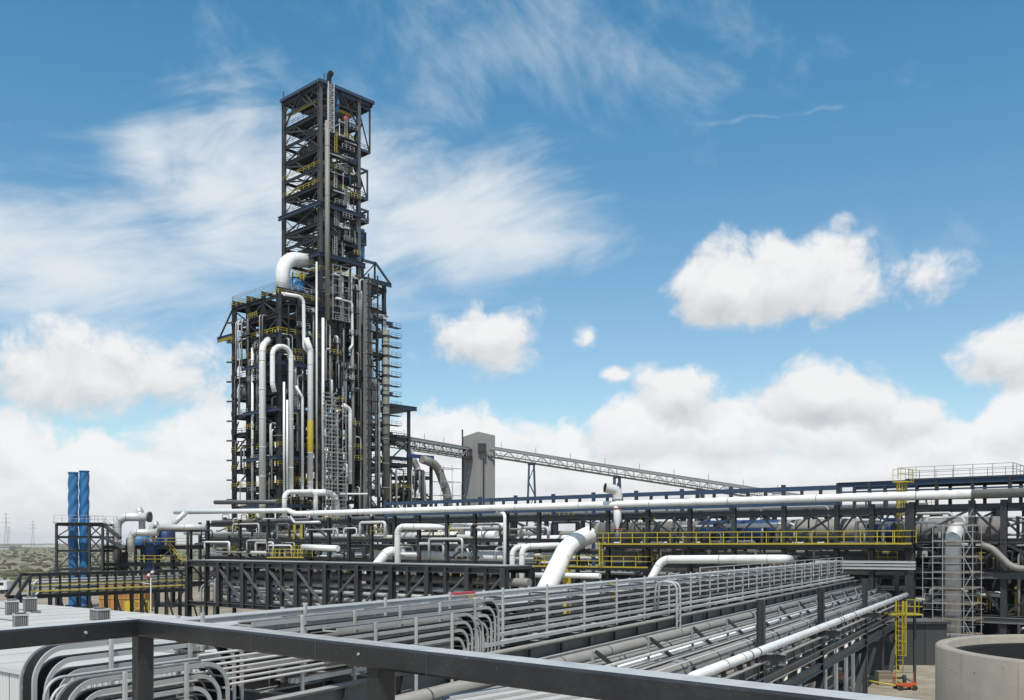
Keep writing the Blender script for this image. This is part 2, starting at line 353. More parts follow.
# scrub over the far fields, one mass nobody could count
mb = MB(); rs = random.Random(3)
for i in range(1500):
    y = 260 + 2600 * rs.random() ** 1.6; x = (-0.62 + rs.random() * 0.30) * y if rs.random() < .75 else (-0.6 + rs.random() * 1.3) * y
    w = rs.uniform(.8, 3.2); h = rs.uniform(.5, 1.7) * (1.4 if rs.random() < .1 else 1)
    k = 6; pts = [(x + w * math.cos(q * 1.047) * rs.uniform(.5, 1), y + w * .5 * math.sin(q * 1.047) * rs.uniform(.5, 1), h * rs.uniform(.2, .7)) for q in range(k)]
    base = [(p[0] * 1.0, p[1], -.05) for p in pts]; top = [(x + rs.uniform(-w, w) * .3, y, h)]
    mb.add(base + pts + top, [(j, (j + 1) % k, k + (j + 1) % k, k + j) for j in range(k)] + [(k + j, k + (j + 1) % k, 2 * k) for j in range(k)])
o = mb.build('scrub', 'scrub', kind='stuff'); o['label'] = 'low green and brown scrub scattered over the far fields'; o['category'] = 'scrub'
for i, (px, w, h, D, lab) in enumerate([(8, 14, 3.5, 1500, 'long pale shed on the horizon at the far left'), (36, 60, 6, 2400, 'broad white storehouse on the horizon left of the blue chimneys'), (52, 26, 8, 2300, 'taller white block on the horizon next to the blue chimneys')]):
    c = at(px, HY, D); x0 = c.x; t = thing('far_building', (x0, D, 0), lab, 'building')
    bar(t, 'wall', (x0 - w / 2, D, h / 2), (x0 + w / 2, D, h / 2), 20, h, 'farwall'); MB().prism([(x0 - w / 2 - 1, D - 11), (x0 + w / 2 + 1, D - 11), (x0 + w / 2 + 1, D + 11), (x0 - w / 2 - 1, D + 11)], h + .003, h + 1).build('roof', 'roofing', t)
for px, D, h, lab in [(6, 1300, 52, 'thin lattice power pylon at the far left edge of the picture'), (33, 1500, 46, 'thin lattice power pylon between the picture edge and the blue chimneys'), (9, 1900, 44, 'smaller and fainter pylon just right of the leftmost one')]:
    c = at(px, HY, D); t = thing('power_pylon', (c.x, D, 0), lab, 'pylon', 'power pylons on the horizon'); mb = MB()
    for s in (-1, 1):
        mb.bar((c.x + s * 3, D, 0), (c.x, D, h), .22)
        for k in range(6):
            z0, z1 = h * k / 6, h * (k + 1) / 6; mb.bar((c.x + s * 3 * (1 - k / 6), D, z0), (c.x - s * 3 * (1 - (k + 1) / 6) * .98, D, z1), .12)
    mb.build('mast', 'steel_grey', t); mb = MB()
    for z, w in ((.72, 7), (.84, 5.5), (.94, 4)): mb.bar((c.x - w, D, h * z), (c.x + w, D, h * z), .3)
    mb.build('cross_arms', 'steel_grey', t)

# ------------------------------------------------------------------ tower blocks
def block(t, a0, a1, b0, b1, na, nb, lv, top, cw=0.9, bd=0.75, z0=0.0, decks=.8, yel=.45, brace=.8, seed=1, faces='FLBR', over=0.0, cm='steel', ext=0.0, pn=None):
    """steel frame: columns on a grid, beams, floor panels, braces and railings at each level"""
    q = random.Random(seed)
    A = [a0 + (a1 - a0) * i / na for i in range(na + 1)]; Bq = [b0 + (b1 - b0) * i / nb for i in range(nb + 1)]
    for i, a in enumerate(A):
        for j, b in enumerate(Bq):
            edge = i in (0, na) or j in (0, nb)
            w = cw if edge else cw * .75
            bar(t, 'column', U(a, b, z0), U(a, b, top + (0 if edge else -.5)), w, w, cm, 'I', side=TA)
    prev = z0
    for k, z in enumerate(lv):
        for b in Bq:
            o = over if b in (b0, b1) else 0
            bar(t, 'beam', U(a0 - o, b, z), U(a1 + o, b, z), bd * .55, bd, 'steel_blue' if q.random() < .25 else 'steel', 'I')
        for a in A: bar(t, 'beam', U(a, b0 - over, z - .02), U(a, b1 + over, z - .02), bd * .5, bd * .93, 'steel', 'I')
        A0_, B0_, na0, nb0 = A, Bq, na, nb
        if pn: na, nb = pn; A = [a0 + (a1 - a0) * i / na for i in range(na + 1)]; Bq = [b0 + (b1 - b0) * i / nb for i in range(nb + 1)]
        for i in range(na):
            for j in range(nb):
                if q.random() < decks:
                    e = ext
                    p = [U(A[i] - (e if i == 0 else -.02), Bq[j] - (e if j == 0 else -.02), 0), U(A[i + 1] + (e if i == na - 1 else -.02), Bq[j] - (e if j == 0 else -.02), 0), U(A[i + 1] + (e if i == na - 1 else -.02), Bq[j + 1] + (e if j == nb - 1 else -.02), 0), U(A[i] - (e if i == 0 else -.02), Bq[j + 1] + (e if j == nb - 1 else -.02), 0)]
                    MB().prism([(v.x, v.y) for v in p], z + bd / 2 + .01, z + bd / 2 + .16).build('floor_panel', 'deck', t)
        if pn:
            for a in A[1:-1]: bar(t, 'joist', U(a, b0, z - .03), U(a, b1, z - .03), .25, .4, 'steel')
            for b in Bq[1:-1]: bar(t, 'joist', U(a0, b, z - .05), U(a1, b, z - .05), .25, .36, 'steel')
        A, Bq, na, nb = A0_, B0_, na0, nb0
        zz = z + bd / 2 + .16; e = ext - .1
        mb = MB()
        if 'F' in faces: rail_mb(mb, [U(a0 - e, b0 - e - .05, zz), U(a1 + e, b0 - e - .05, zz)], sp=2.4, r=.09)
        if 'L' in faces: rail_mb(mb, [U(a0 - e - .05, b0 - e, zz), U(a0 - e - .05, b1 + e, zz)], sp=2.4, r=.09)
        if 'B' in faces: rail_mb(mb, [U(a0 - e, b1 + e, zz), U(a1 + e, b1 + e, zz)], sp=2.8, r=.08)
        if 'R' in faces: rail_mb(mb, [U(a1 + e, b0 - e, zz), U(a1 + e, b1 + e, zz)], sp=2.8, r=.08)
        mb.build('handrail', 'yellow' if q.random() < yel else 'steel', t)
        # braces below this floor
        H = z - prev
        if H > 2:
            if 'F' in faces:
                for i in range(na):
                    if q.random() < brace: s = (i + k) % 2; bar(t, 'brace', U(A[i + s], b0, prev + .3), U(A[i + 1 - s], b0, z - .3), .3, .3, 'steel')
            if 'L' in faces:
                for j in range(nb):
                    if q.random() < brace: s = (j + k) % 2; bar(t, 'brace', U(a0, Bq[j + s], prev + .3), U(a0, Bq[j + 1 - s], z - .3), .3, .3, 'steel')
            if q.random() < brace * .6: bar(t, 'brace', U(a0 + .4, b1, prev + .3), U(a1 - .4, b1, z - .3), .3, .3, 'steel')
            if q.random() < brace * .6: bar(t, 'brace', U(a1, b0 + .4, prev + .3), U(a1, b1 - .4, z - .3), .3, .3, 'steel')
        prev = z
def clutter(t, a0, a1, b0, b1, z0, z1, n, seed, big=1.0):
    """plant inside the frame: vessels, ducts and pipe runs between the floors"""
    q = random.Random(seed)
    for i in range(n):
        a, b, z = q.uniform(a0 + 1, a1 - 1), q.uniform(b0 + 1, b1 - 1), q.uniform(z0, z1 - 3); r = q.random()
        if r < .34:
            h = q.uniform(2, 4.5); w = q.uniform(.6, 1.5) * big
            MB().lathe(U(a, b, z), [(0, 0), (w * .35, .1), (w, h * .25), (w, h * .8), (w * .7, h * .95), (0, h)], 16).build('vessel', q.choice(['shaft', 'steel_grey', 'pipe_grey', 'steel_grey', 'blue_dark']), t)
        elif r < .72:
            d = q.choice([(1, 0), (0, 1)]); L = q.uniform(3, 6)
            p = [U(a, b, z), U(a, b, z + q.uniform(1.5, 4)), ]; e = p[1]; p.append(e + (TA * d[0] + TB * d[1]) * q.choice([-1, 1]) * L * .6)
            MB().tube(fillet(p, .8), q.uniform(.12, .35), 8).build('small_pipe', q.choice(['clad', 'steel_grey', 'pipe_grey', 'white', 'steel']), t)
        elif r < .86:
            w = q.uniform(1, 2.4) * big; bar(t, 'cabinet', U(a, b, z), U(a, b, z + q.uniform(1.2, 2.6)), w, w * q.uniform(.5, 1), q.choice(['steel_grey', 'shaft', 'deck', 'steel']), side=TA)
        else:
            w = q.uniform(2, 4); mb = MB(); rail_mb(mb, [U(a - w / 2, b, z), U(a + w / 2, b, z), U(a + w / 2, b + w / 2, z)], sp=1.2, r=.1); mb.build('inner_rail', 'yellow', t)

def steps(lo, hi, n): return [lo + (hi - lo) * i / (n - 1) for i in range(n)]
# tall reactor tower
tw = thing('reactor_tower', U(6, 8, 0), 'tall dark steel lattice tower with open floors rising above everything else', 'tower')
up = [82.5, 86.5, 90, 95, 99.5, 104, 108.5, 113, 117.5]
block(tw, 0, 12, 0, 15.8, 2, 2, steps(5, 77.5, 15), 79, cw=1.0, decks=.72, yel=.35, brace=.62, seed=5, ext=.5)
block(tw, 0, 12, 0, 15.8, 1, 1, up, 125.2, cw=.9, z0=79.02, decks=.72, yel=.4, brace=.9, seed=6, ext=.3, cm='steel_grey', pn=(3, 3))
q = random.Random(90)                           # lighter second bracing, hung ladders and cable runs
for k in range(len(up) - 1):
    z0_, z1_ = up[k] + .4, up[k + 1] - .3
    for j in range(3):
        b0_ = 15.8 * j / 3; s_ = (j + k) % 2; bar(tw, 'brace', U(.05, b0_ + (5.27 if s_ else 0), z0_), U(.05, b0_ + (0 if s_ else 5.27), z1_), .16, .16, q.choice(['steel', 'steel_grey']))
    for j in range(2): a0_ = 12 * j / 2; s_ = (j + k + 1) % 2; bar(tw, 'brace', U(a0_ + (6 if s_ else 0), .06, z0_), U(a0_ + (0 if s_ else 6), .06, z1_), .16, .16, q.choice(['steel', 'steel_grey']))
    a_ = 4.4 + 3.2 * (k % 2); mb = MB()
    for e_ in (-.35, .35): mb.bar(U(a_ + e_, -.6, z0_), U(a_ + e_, -.6, z1_ + 1.4), .12)
    for r_ in range(8): mb.bar(U(a_ - .35, -.6, z0_ + r_ * .6), U(a_ + .35, -.6, z0_ + r_ * .6), .1)
    mb.build('ladder', q.choice(['yellow', 'scaff', 'galv']), tw)
    for e_ in range(3): a_ = q.uniform(.8, 11.4); bar(tw, 'cable_run', U(a_, -.45, z0_), U(a_ + q.uniform(-.2, .2), -.45, z1_ + .6), .14, .14, q.choice(['galv', 'white', 'pipe_grey', 'steel_grey', 'blue', 'scaff']), side=TA)
    bar(tw, 'lamp', U(q.uniform(1, 11), -.7, z1_ - .2), U(q.uniform(1, 11) * 0 + 6, -.7, z1_ - .2) + Z * .001 + TA * 1.0, .3, .25, 'galv')
for b in (0, 8, 15.8): bar(tw, 'roof_beam', U(-.8, b, 124.6), U(16.4, b, 124.6), .5, .9, 'steel_blue', 'I')
for a in (0, 6, 12, 16.0): bar(tw, 'roof_beam', U(a, -.8, 124.58), U(a, 16.4, 124.58), .5, .86, 'steel', 'I')
rp = [U(-.8, -.8, 0), U(16.8, -.8, 0), U(16.8, 12, 0), U(12.6, 16.6, 0), U(-.8, 16.6, 0)]
mb = MB().prism([(p.x, p.y) for p in rp], 125.05, 125.8); mb.build('roof', 'steel_blue', tw)
# roof trusses seen from below and the bracing of the tall top storey
for (p, s) in [(U(0, 0, 123.9), U(0, 15.8, 123.9)), (U(0, 0, 123.9), U(12, 0, 123.9))]:
    n = 6
    for i in range(n):
        x0, x1 = p.lerp(s, i / n), p.lerp(s, (i + 1) / n); bar(tw, 'truss_web', x0 + Z * (0 if i % 2 else -2.4), x1 + Z * (-2.4 if i % 2 else 0), .22, .22, 'steel')
    bar(tw, 'truss_chord', p - Z * 2.5, s - Z * 2.5, .3, .3, 'steel')
for b0_, b1_ in ((15.8, 10), (0, 6)): bar(tw, 'brace', U(0, b0_, 117.9), U(0, b1_, 124), .3, .3, 'steel')
for a0_, a1_ in ((0, 5), (12, 7)): bar(tw, 'brace', U(a0_, 0, 117.9), U(a1_, 0, 124), .3, .3, 'steel')
for p in (U(2, 1, 121.6), ): bar(tw, 'crane_beam', U(1, 3, 121.8), U(1, 15.5, 121.8), .35, .7, 'yellow', 'I'); bar(tw, 'crane_beam', U(3, 1.4, 120.8), U(11, 1.4, 120.8), .35, .7, 'yellow', 'I')
MB().lathe(U(8.6, .9, 118), [(0, 0), (.75, .2), (.95, .9), (.75, 1.6), (.2, 1.9), (0, 1.9)], 16).build('pressure_bottle', 'red', tw, label='red pressure bottle on the topmost floor')
MB().tube([U(5.5, .5, 124), U(5.8, .5, 121.5), U(5.2, .5, 119)], .5, 10).build('blue_hose', 'blue', tw)
# belts that stand out round the tower
for z in (94.6, 82.0, 68.2, 49.6): 
    bar(tw, 'belt_beam', U(-1, -1.0, z), U(13.5, -1.0, z), .6, 1.0, 'steel_blue', 'I'); bar(tw, 'belt_beam', U(-1.0, -1, z - .02), U(-1.0, 16.9, z - .02), .6, 1.0, 'steel_blue', 'I')
# stairs and landings hung on the far right side
q = random.Random(11)
for z0, z1, e in ((112.5, 123.8, 16.4), (100, 107.5, 15.6), (94, 97, 15.8), (88, 91, 15)):
    for b in (.6, 6):
        for z in (z0, z1): bar(tw, 'landing_beam', U(12, b, z), U(e, b, z), .35, .5, 'steel_blue')
        bar(tw, 'landing_post', U(e - .2, b, z0 - .25), U(e - .2, b, z1 + .25), .35, .35, 'steel', side=TA)
    for z in (z0, z1): bar(tw, 'landing_beam', U(e - .2, .6, z + .02), U(e - .2, 6, z + .02), .35, .46, 'steel')
    bar(tw, 'brace', U(12.3, .6, z1 - .3), U(e - .4, .6, z0 + .3), .25, .25, 'steel')
    MB().prism([(v.x, v.y) for v in (U(12.3, .6, 0), U(e, .6, 0), U(e, 6, 0), U(12.3, 6, 0))], z0 + .3, z0 + .45).build('floor_panel', 'deck', tw)
    handrail(tw, [U(12.4, .5, z0 + .45), U(e, .5, z0 + .45), U(e, 6, z0 + .45)], 'steel', r=.09)
for k in range(9):                              # zigzag stair behind the right-hand columns
    z = 84 + k * 4; bar(tw, 'stair_flight', U(12.5 + (2.2 if k % 2 else 0), 2.2, z), U(12.5 + (0 if k % 2 else 2.2), 2.2, z + 4), .9, .35, 'steel')
for i in range(4): bar(tw, 'blue_cladding', U(13.4 + .02 * i, 1.6 + 1.1 * i, 84), U(13.4 + .02 * i, 1.6 + 1.1 * i, 92.2), 1.05, 3.0, 'blue', side=TB)
bar(tw, 'roof_vent', U(2.6, 0, 125.8), U(2.9, 0, 128.2), .9, .9, 'black', side=TA); bar(tw, 'vent_cap', U(2.9, 0, 127.8), U(3.4, 0, 128.9), 1.1, 1.1, 'black')
for a, b in ((0, 16), (1.4, 0.2)): bar(tw, 'lightning_rod', U(a, b, 125.8), U(a, b, 128), .25, .25, 'steel')
# lift mast up the near corner
mb = MB()
for i in range(13):
    z = 113.5 + i * .95
    for d in (0, 1.7): mb.bar(U(2.0 + d, -.8, z), U(2.0 + d, -.8, z + .95), .28)
    mb.bar(U(2.0 + (1.7 if i % 2 else 0), -.8, z), U(2.0 + (0 if i % 2 else 1.7), -.8, z + .95), .2); mb.bar(U(2, -.8, z), U(3.7, -.8, z), .2)
mb.build('lift_mast', 'scaff', tw, kind='stuff')
bar(tw, 'mast_panel', U(2.35, -.5, 113.5), U(2.35, -.5, 125), .9, .3, 'galv', side=TA)
clutter(tw, 2, 12, .5, 11, 80, 118, 95, 21); clutter(tw, 0, 12, 0, 14, 4, 80, 120, 22, 1.3)
# the furnace vessel standing in the tower
MB().lathe(U(6.2, 6.5, 0), [(1.2, 44), (3.6, 54), (3.6, 67), (4.0, 68), (4.0, 74), (3.2, 77.5), (1.6, 79), (1.2, 86), (1.2, 92), (.9, 93), (.9, 110), (0, 110.2)], 30).build('furnace_shell', 'shaft', tw)
MB().lathe(U(5.4, 2.8, 0), [(0, 70), (2.2, 70.2), (2.3, 76), (2.0, 77.4), (1.2, 78.4), (0, 78.8)], 26).build('domed_vessel', 'clad', tw)
for z in (55, 60, 65): MB().lathe(U(6.2, 6.5, z), [(3.62, 0), (4.1, 0), (4.1, .35), (3.62, .35)], 30).build('stiffener_ring', 'steel_grey', tw)

# heater block on the left of the tower
hb = thing('heater_block', U(-6, 10, 0), 'shorter dark steel block with white pipes on the left side of the tall tower', 'plant building')
block(hb, -12, -.9, 0, 20, 2, 3, steps(5, 69.5, 15), 70.9, cw=.95, decks=.78, yel=.6, brace=.5, seed=9, ext=.6)
for b in (0, 6.67, 13.3, 20): bar(hb, 'roof_beam', U(-12.6, b, 71.3), U(-.6, b, 71.3), .5, .8, 'steel_blue', 'I')
handrail(hb, [U(-.8, -.3, 71.7), U(-12.4, -.3, 71.7), U(-12.4, 20.2, 71.7), U(-1, 20.2, 71.7)], 'scaff', r=.09)
for a in (-12, -6): bar(hb, 'outrigger', U(a, 19.5, 63.2), U(a, 27.5, 63.2), .5, .8, 'steel_blue', 'I'); bar(hb, 'outrigger_strut', U(a, 20, 70.6), U(a, 27, 63.6), .35, .35, 'steel')
bar(hb, 'crane_beam', U(-12.2, 20, 62.5), U(-12.2, 28, 62.5), .5, .6, 'yellow', 'I'); bar(hb, 'outrigger_end', U(-12.6, 27.3, 63.2), U(-5.4, 27.3, 63.2), .4, .7, 'steel_blue')
for i in range(13):                             # lattice side galleries down the far left edge
    z = 6 + i * 5; bar(hb, 'gallery_bracket', U(-12.2, 19.2, z), U(-13.6, 21, z), .3, .4, 'steel')
    bar(hb, 'gallery_brace', U(-12.6, 20, z), U(-12.6, 17, z + 4.6), .25, .25, 'steel')
for z in (53.2, 42, 30.5, 19):                  # pipe supports standing out on the near face
    bar(hb, 'pipe_support', U(-13.9, -2.0, z), U(-.5, -2.0, z), .45, .8, 'steel_blue', 'I'); bar(hb, 'pipe_support', U(-13.9, -2, z - .04), U(-13.9, 13, z - .04), .45, .8, 'steel_blue', 'I')
    for a, b in ((-13.9, 0), (-13.9, 6.67), (-13.9, 12.8)): bar(hb, 'bracket', U(a, b, z), U(-11.8, b, z), .3, .5, 'steel')
    for a in (-9, -4): bar(hb, 'bracket', U(a, -2, z), U(a, .2, z), .3, .5, 'steel')
clutter(hb, -12, -1, 0, 19, 4, 69, 110, 31, 1.2)
MB().lathe(U(-6, 5, 0), [(.4, 38), (1.0, 42), (3.4, 50), (3.6, 51), (3.6, 57), (3.0, 58.4), (0, 59.5)], 28).build('blue_hopper', 'blue_dark', hb, label='blue hopper with conical bottom behind the white pipes')
MB().lathe(U(-5.0, 3.4, 0), [(0, 71.2), (2.2, 71.3), (2.4, 73), (2.2, 74.6), (1, 75.6), (0, 75.8)], 22).build('blue_drum', 'blue', hb, label='blue drum on the roof under the big white elbow')
mb = MB(); rail_mb(mb, [U(-7.6, .6, 75.2), U(-3.6, .6, 75.2), U(-3.6, 3, 75.2)], sp=1, r=.16, h=1.6); rail_mb(mb, [U(-7.6, .6, 71.8), U(-7.6, .6, 75.2)], r=.2); mb.build('drum_platform_rail', 'yellow', hb)

# annex bays stepping down on the right of the tower
ab = thing('tower_annex', U(16, 6, 0), 'dark steel annex with open bays against the right side of the tall tower', 'plant building')
block(ab, 12.9, 20.5, 0, 12, 1, 2, steps(5, 77, 13), 78.5, cw=.85, decks=.7, yel=.2, brace=.75, seed=14, ext=.5, over=.9)
bar(ab, 'roof_beam', U(12.5, -.8, 78.6), U(22.4, -.8, 78.6), .6, 1.0, 'steel_blue', 'I'); bar(ab, 'roof_beam', U(12.5, 12, 78.6), U(22.4, 12, 78.6), .6, 1.0, 'steel_blue', 'I')
for z in (68.2, 49.6, 39, 29, 19): bar(ab, 'belt_beam', U(12.4, -1.1, z), U(22.6, -1.1, z), .6, 1.0, 'steel_blue', 'I')
for b in (0, 5): 
    bar(ab, 'upper_frame_post', U(17.4, b, 78.5), U(17.4, b, 84), .4, .4, 'steel', side=TA); bar(ab, 'upper_frame_post', U(13.2, b, 78.5), U(13.2, b, 84), .4, .4, 'steel', side=TA)
    bar(ab, 'upper_frame_beam', U(12.6, b, 83.6), U(18, b, 83.6), .4, .7, 'steel_blue'); bar(ab, 'brace', U(13.2, b, 79), U(17.2, b, 83.2), .25, .25, 'steel')
bar(ab, 'sloping_beam', U(17.6, -.4, 83.4), U(22.4, -.4, 79), .4, .5, 'steel_blue')
clutter(ab, 13, 20, 0, 11, 4, 74, 45, 41)
lo = thing('transfer_bay', U(25, 6, 0), 'low open steel bays at the right foot of the tall tower', 'plant building')
block(lo, 21.6, 29.4, .3, 9, 1, 1, [8, 16, 24, 31, 38], 46, cw=.7, decks=.8, yel=.3, brace=.8, seed=15, ext=.4)
bar(lo, 'roof_beam', U(20.6, -.6, 46.6), U(31.5, -.6, 46.6), .7, 1.1, 'steel_blue', 'I'); MB().prism([(v.x, v.y) for v in (U(20.8, -.4, 0), U(31.2, -.4, 0), U(31.2, 9.4, 0), U(20.8, 9.4, 0))], 46.1, 46.5).build('roof', 'steel_blue', lo)
block(lo, 30.2, 37.5, .3, 9, 1, 1, [8, 15.5, 22, 28], 33.6, cw=.6, decks=.8, yel=.3, brace=.9, seed=16, ext=.3)
bar(lo, 'roof_beam', U(28.6, 0, 33.8), U(38.2, 0, 33.8), .6, 1.0, 'blue_dark'); bar(lo, 'roof_beam', U(28.6, 9, 33.8), U(38.2, 9, 33.8), .6, 1.0, 'blue_dark')
clutter(lo, 22, 37, 1, 8, 4, 30, 40, 51)
MB().tube(fillet([U(26, 2, 38), U(31, 2, 36), U(35, 1, 27), U(36, 1, 16)], 5), .9, 14).build('chute', 'clad', lo)

# grey stair and lift shaft up the annex
sh = thing('lift_shaft', U(13, -2, 0), 'grey lift and stair shaft banded with landings, between the tower and its annex', 'lift shaft')
for z in steps(0, 72, 13): bar(sh, 'shaft_panel', U(13.0, -2.4, z + .05), U(13.0, -2.4, z + 5.95), 1.3, 1.6, 'shaft', side=TA)
for i in range(26):
    z = 1.5 + i * 3; l_ = bar(sh, 'landing', U(11.8, -4.0, z), U(15.0, -4.0, z), 1.2, .2, 'steel'); handrail(l_, [U(11.8, -4.5, z + .1), U(15.0, -4.5, z + .1)], 'steel', sp=2, r=.09)
for a in (11.9, 14.9): bar(sh, 'corner_post', U(a, -4.3, 0), U(a, -4.3, 79), .3, .3, 'steel', side=TA)

# ------------------------------------------------------------------ pipes on the tower
def tp(label, pts, r, m='white', b=-2.9, **k): return pipe('riser_pipe', label, [TW(x, y, b) for x, y in pts], r, m, **k)
p = MB().tube(fillet([U(-8.6, 3.6, 70.5), U(-8.6, 3.6, 80.2), U(.5, 5.2, 81.6)], 5.4, 12), 1.75, 24).build('roof_duct', 'white'); tag(p, 'thick white duct elbow curving from the block roof into the tall tower', 'duct')
MB().lathe(U(-8.6, 3.6, 70.6), [(1.78, 0), (2.2, 0), (2.2, .5), (1.78, .5)], 24).build('flange', 'clad', p)
pipe('riser_pipe', 'thickest white riser on the block face, its top bent over to the right', [TWa(271, 338, -11), TWa(262.5, 346, -14.9), TWa(262.5, 520, -14.9)], .82, 'white', rad=2.4, bands=6, bm='clad')
tp('white pipe shaped like an upside-down U with one short and one long leg', [(274.5, 392), (272.5, 384), (272.5, 346), (291, 347), (291, 492)], .58, rad=2.4, bands=9)
p = tp('white riser with a yellow painted length, right of the upside-down U', [(306, 338), (310.3, 350), (310.3, 497)], .7, rad=1.5, bands=7, bm='clad')
a_, b_ = TW(310.3, 421, -2.9), TW(310.3, 452, -2.9); bar(p, 'yellow_length', a_, b_, 1.52, 1.52, 'yellow', 'rod')
tp('slim white pipe dropping from the block roof to the yellow-marked riser', [(284, 294), (303.5, 297), (304, 349), (309, 352)], .42, rad=1.6, b=-1.6)
tp('tall straight slim white riser beside the tower corner, left one of a close pair', [(316.6, 262), (316.6, 496)], .26, 'clad')
tp('tall straight slim white riser beside the tower corner, right one of a close pair', [(323, 318), (323, 496)], .36)
tp('pale grey pipe running up the tower corner nearly to its top', [(327.3, 121), (327.3, 320)], .6, 'pipe_grey', b=-2.2, bands=12)
tp('short white pipe with bent head low on the tower face', [(343, 405), (350, 409), (350, 484)], .55, rad=1.4, bands=6)
tp('white riser with bent head on the annex face', [(368, 378), (377.5, 382), (377.5, 497)], .75, rad=2, b=-1.8, bands=8)
p = tp('grey flue up the right edge of the annex, ringed with platforms', [(386, 330), (386, 500)], .95, 'pipe_grey', b=-1.9, bands=6)
c = TW(386, 500, -1.9)
for i in range(13):
    z = 36 + i * 2.6; MB().lathe((c.x, c.y, z), [(1.0, 0), (1.3, 0), (1.3, .1), (1.0, .1)], 14).build('ring', 'steel', p); q0 = V((c.x, c.y, z)); pf = bar(p, 'platform', q0 + TA * 1.2, q0 + TA * 4.6, 1.6, .15, 'steel'); handrail(pf, [q0 + TA * 1.2 - TB * .8, q0 + TA * 4.6 - TB * .8], 'steel', sp=1.6, r=.07)
pipe('riser_pipe', 'thin white pipe along the far left columns of the block', [TWa(252.5, 348, -13.2), TWa(252.5, 512, -13.2)], .33, 'white')
for px, y0, lab in ((284, 382, 'thin white pipe inside the long leg of the upside-down U, left of two'), (287.2, 400, 'thin white pipe inside the long leg of the upside-down U, right of two')): tp(lab, [(px, y0), (px, 500)], .26)
tp('thin white pipe with kinked head between the U-shaped pipe and the yellow-marked riser', [(296, 386), (302.5, 398), (302.5, 500)], .32, rad=1)
tp('white hoop of pipe at the tower foot with both ends down', [(284.5, 520), (284.5, 492), (315.5, 492), (315.5, 520)], .6, rad=1.6, b=-4)
tp('stout white pipe at the tower foot with a broad elbow to the ground', [(300, 493), (336, 492.5), (337, 520)], .85, rad=2.8, b=-3.4, cat='pipe')
tp('slim white handrail-like pipe loop to the right of the broad elbow', [(340, 494), (369, 494), (369, 512)], .25, rad=.6, b=-4)
tp('white cross pipe linking two risers half way up the block', [(288, 412), (309, 412)], .45, b=-1.2)
p = pipe('curved_duct', 'grey duct arching down to the ground beside the low bays', [U(33, -1, 33), U(38.5, -1, 32), U(42.5, -1, 24), U(43.8, -1, 11)], 1.2, 'pipe_grey', rad=7, bands=3)
mb = MB()
for i in range(6):
    z = 12 + i * 3.8; mb.bar(U(38.5 + max(0, 2 - i * .6), -2.5, z), U(47, -2.5, z), .2); mb.bar(U(38.5, 1, z), U(47, 1, z), .2)
for a in (38.8, 43, 46.6): mb.bar(U(a, -2.5, 0), U(a, -2.5, 35 - abs(a - 41) * 1.5), .16); mb.bar(U(a, 1, 0), U(a, 1, 35 - abs(a - 41) * 1.5), .16)
s = mb.build('scaffold', 'scaff'); tag(s, 'light tube scaffold standing round the curved grey duct', 'scaffold')
# scaffold on the tower's near face
sf = thing('scaffold', TW(338, 500, -4.5), 'light tube scaffold climbing the lower middle of the tower', 'scaffold'); mb = MB(); q = random.Random(4)
aa = [_hit(TN + TB * -4.6, TA, x) for x in (326, 332, 338, 346)]
for a in aa:
    for b in (-4.6, -3.3): mb.bar(U(a, b, 8), U(a, b, 46 + q.uniform(-3, 5)), .16)
for i in range(20):
    z = 9 + i * 1.95; a0_, a1_ = (aa[0], aa[-1]) if i < 13 else (aa[0], aa[2])
    for b in (-4.6, -3.3): mb.bar(U(a0_, b, z), U(a1_ + .6, b, z), .13); mb.bar(U(a0_, b, z + 1), U(a1_, b, z + 1), .09)
    if q.random() < .6: j = q.randrange(3); mb.bar(U(aa[j], -4.6, z), U(aa[j + 1], -4.6, z + 1.95), .1)
mb.build('tubes', 'scaff', sf, kind='stuff')
for i in range(0, 20, 2): z = 9.1 + i * 1.95; bar(sf, 'board', U(aa[0], -4, z), U(aa[-1] if i < 13 else aa[2], -4, z), 1.1, .1, 'board')
mb = MB(); q = random.Random(8)                 # second scaffold over the annex pipes
for px in (333, 341, 349):
    o_ = TW(px, 300, -1.7); mb.bar((o_.x, o_.y, 66), (o_.x, o_.y, 80), .16)
for i in range(9): a_, b_ = TW(332, 300, -1.7), TW(353, 300, -1.7); z = 66.3 + i * 1.7; mb.bar((a_.x, a_.y, z), (b_.x, b_.y, z), .12)
tag(mb.build('scaffold', 'scaff'), 'small light scaffold round the domed vessel high in the tower', 'scaffold')
tp('pale pipe ladder run up the tower between scaffold and lift shaft', [(352, 312), (353, 400), (353, 498)], .4, 'pipe_grey', b=-1.6)
tp('pale slim pipe with bend round the scaffolded vessel', [(336, 298), (352, 302), (352.5, 345), (349, 350)], .3, 'white', b=-1.9, rad=1)

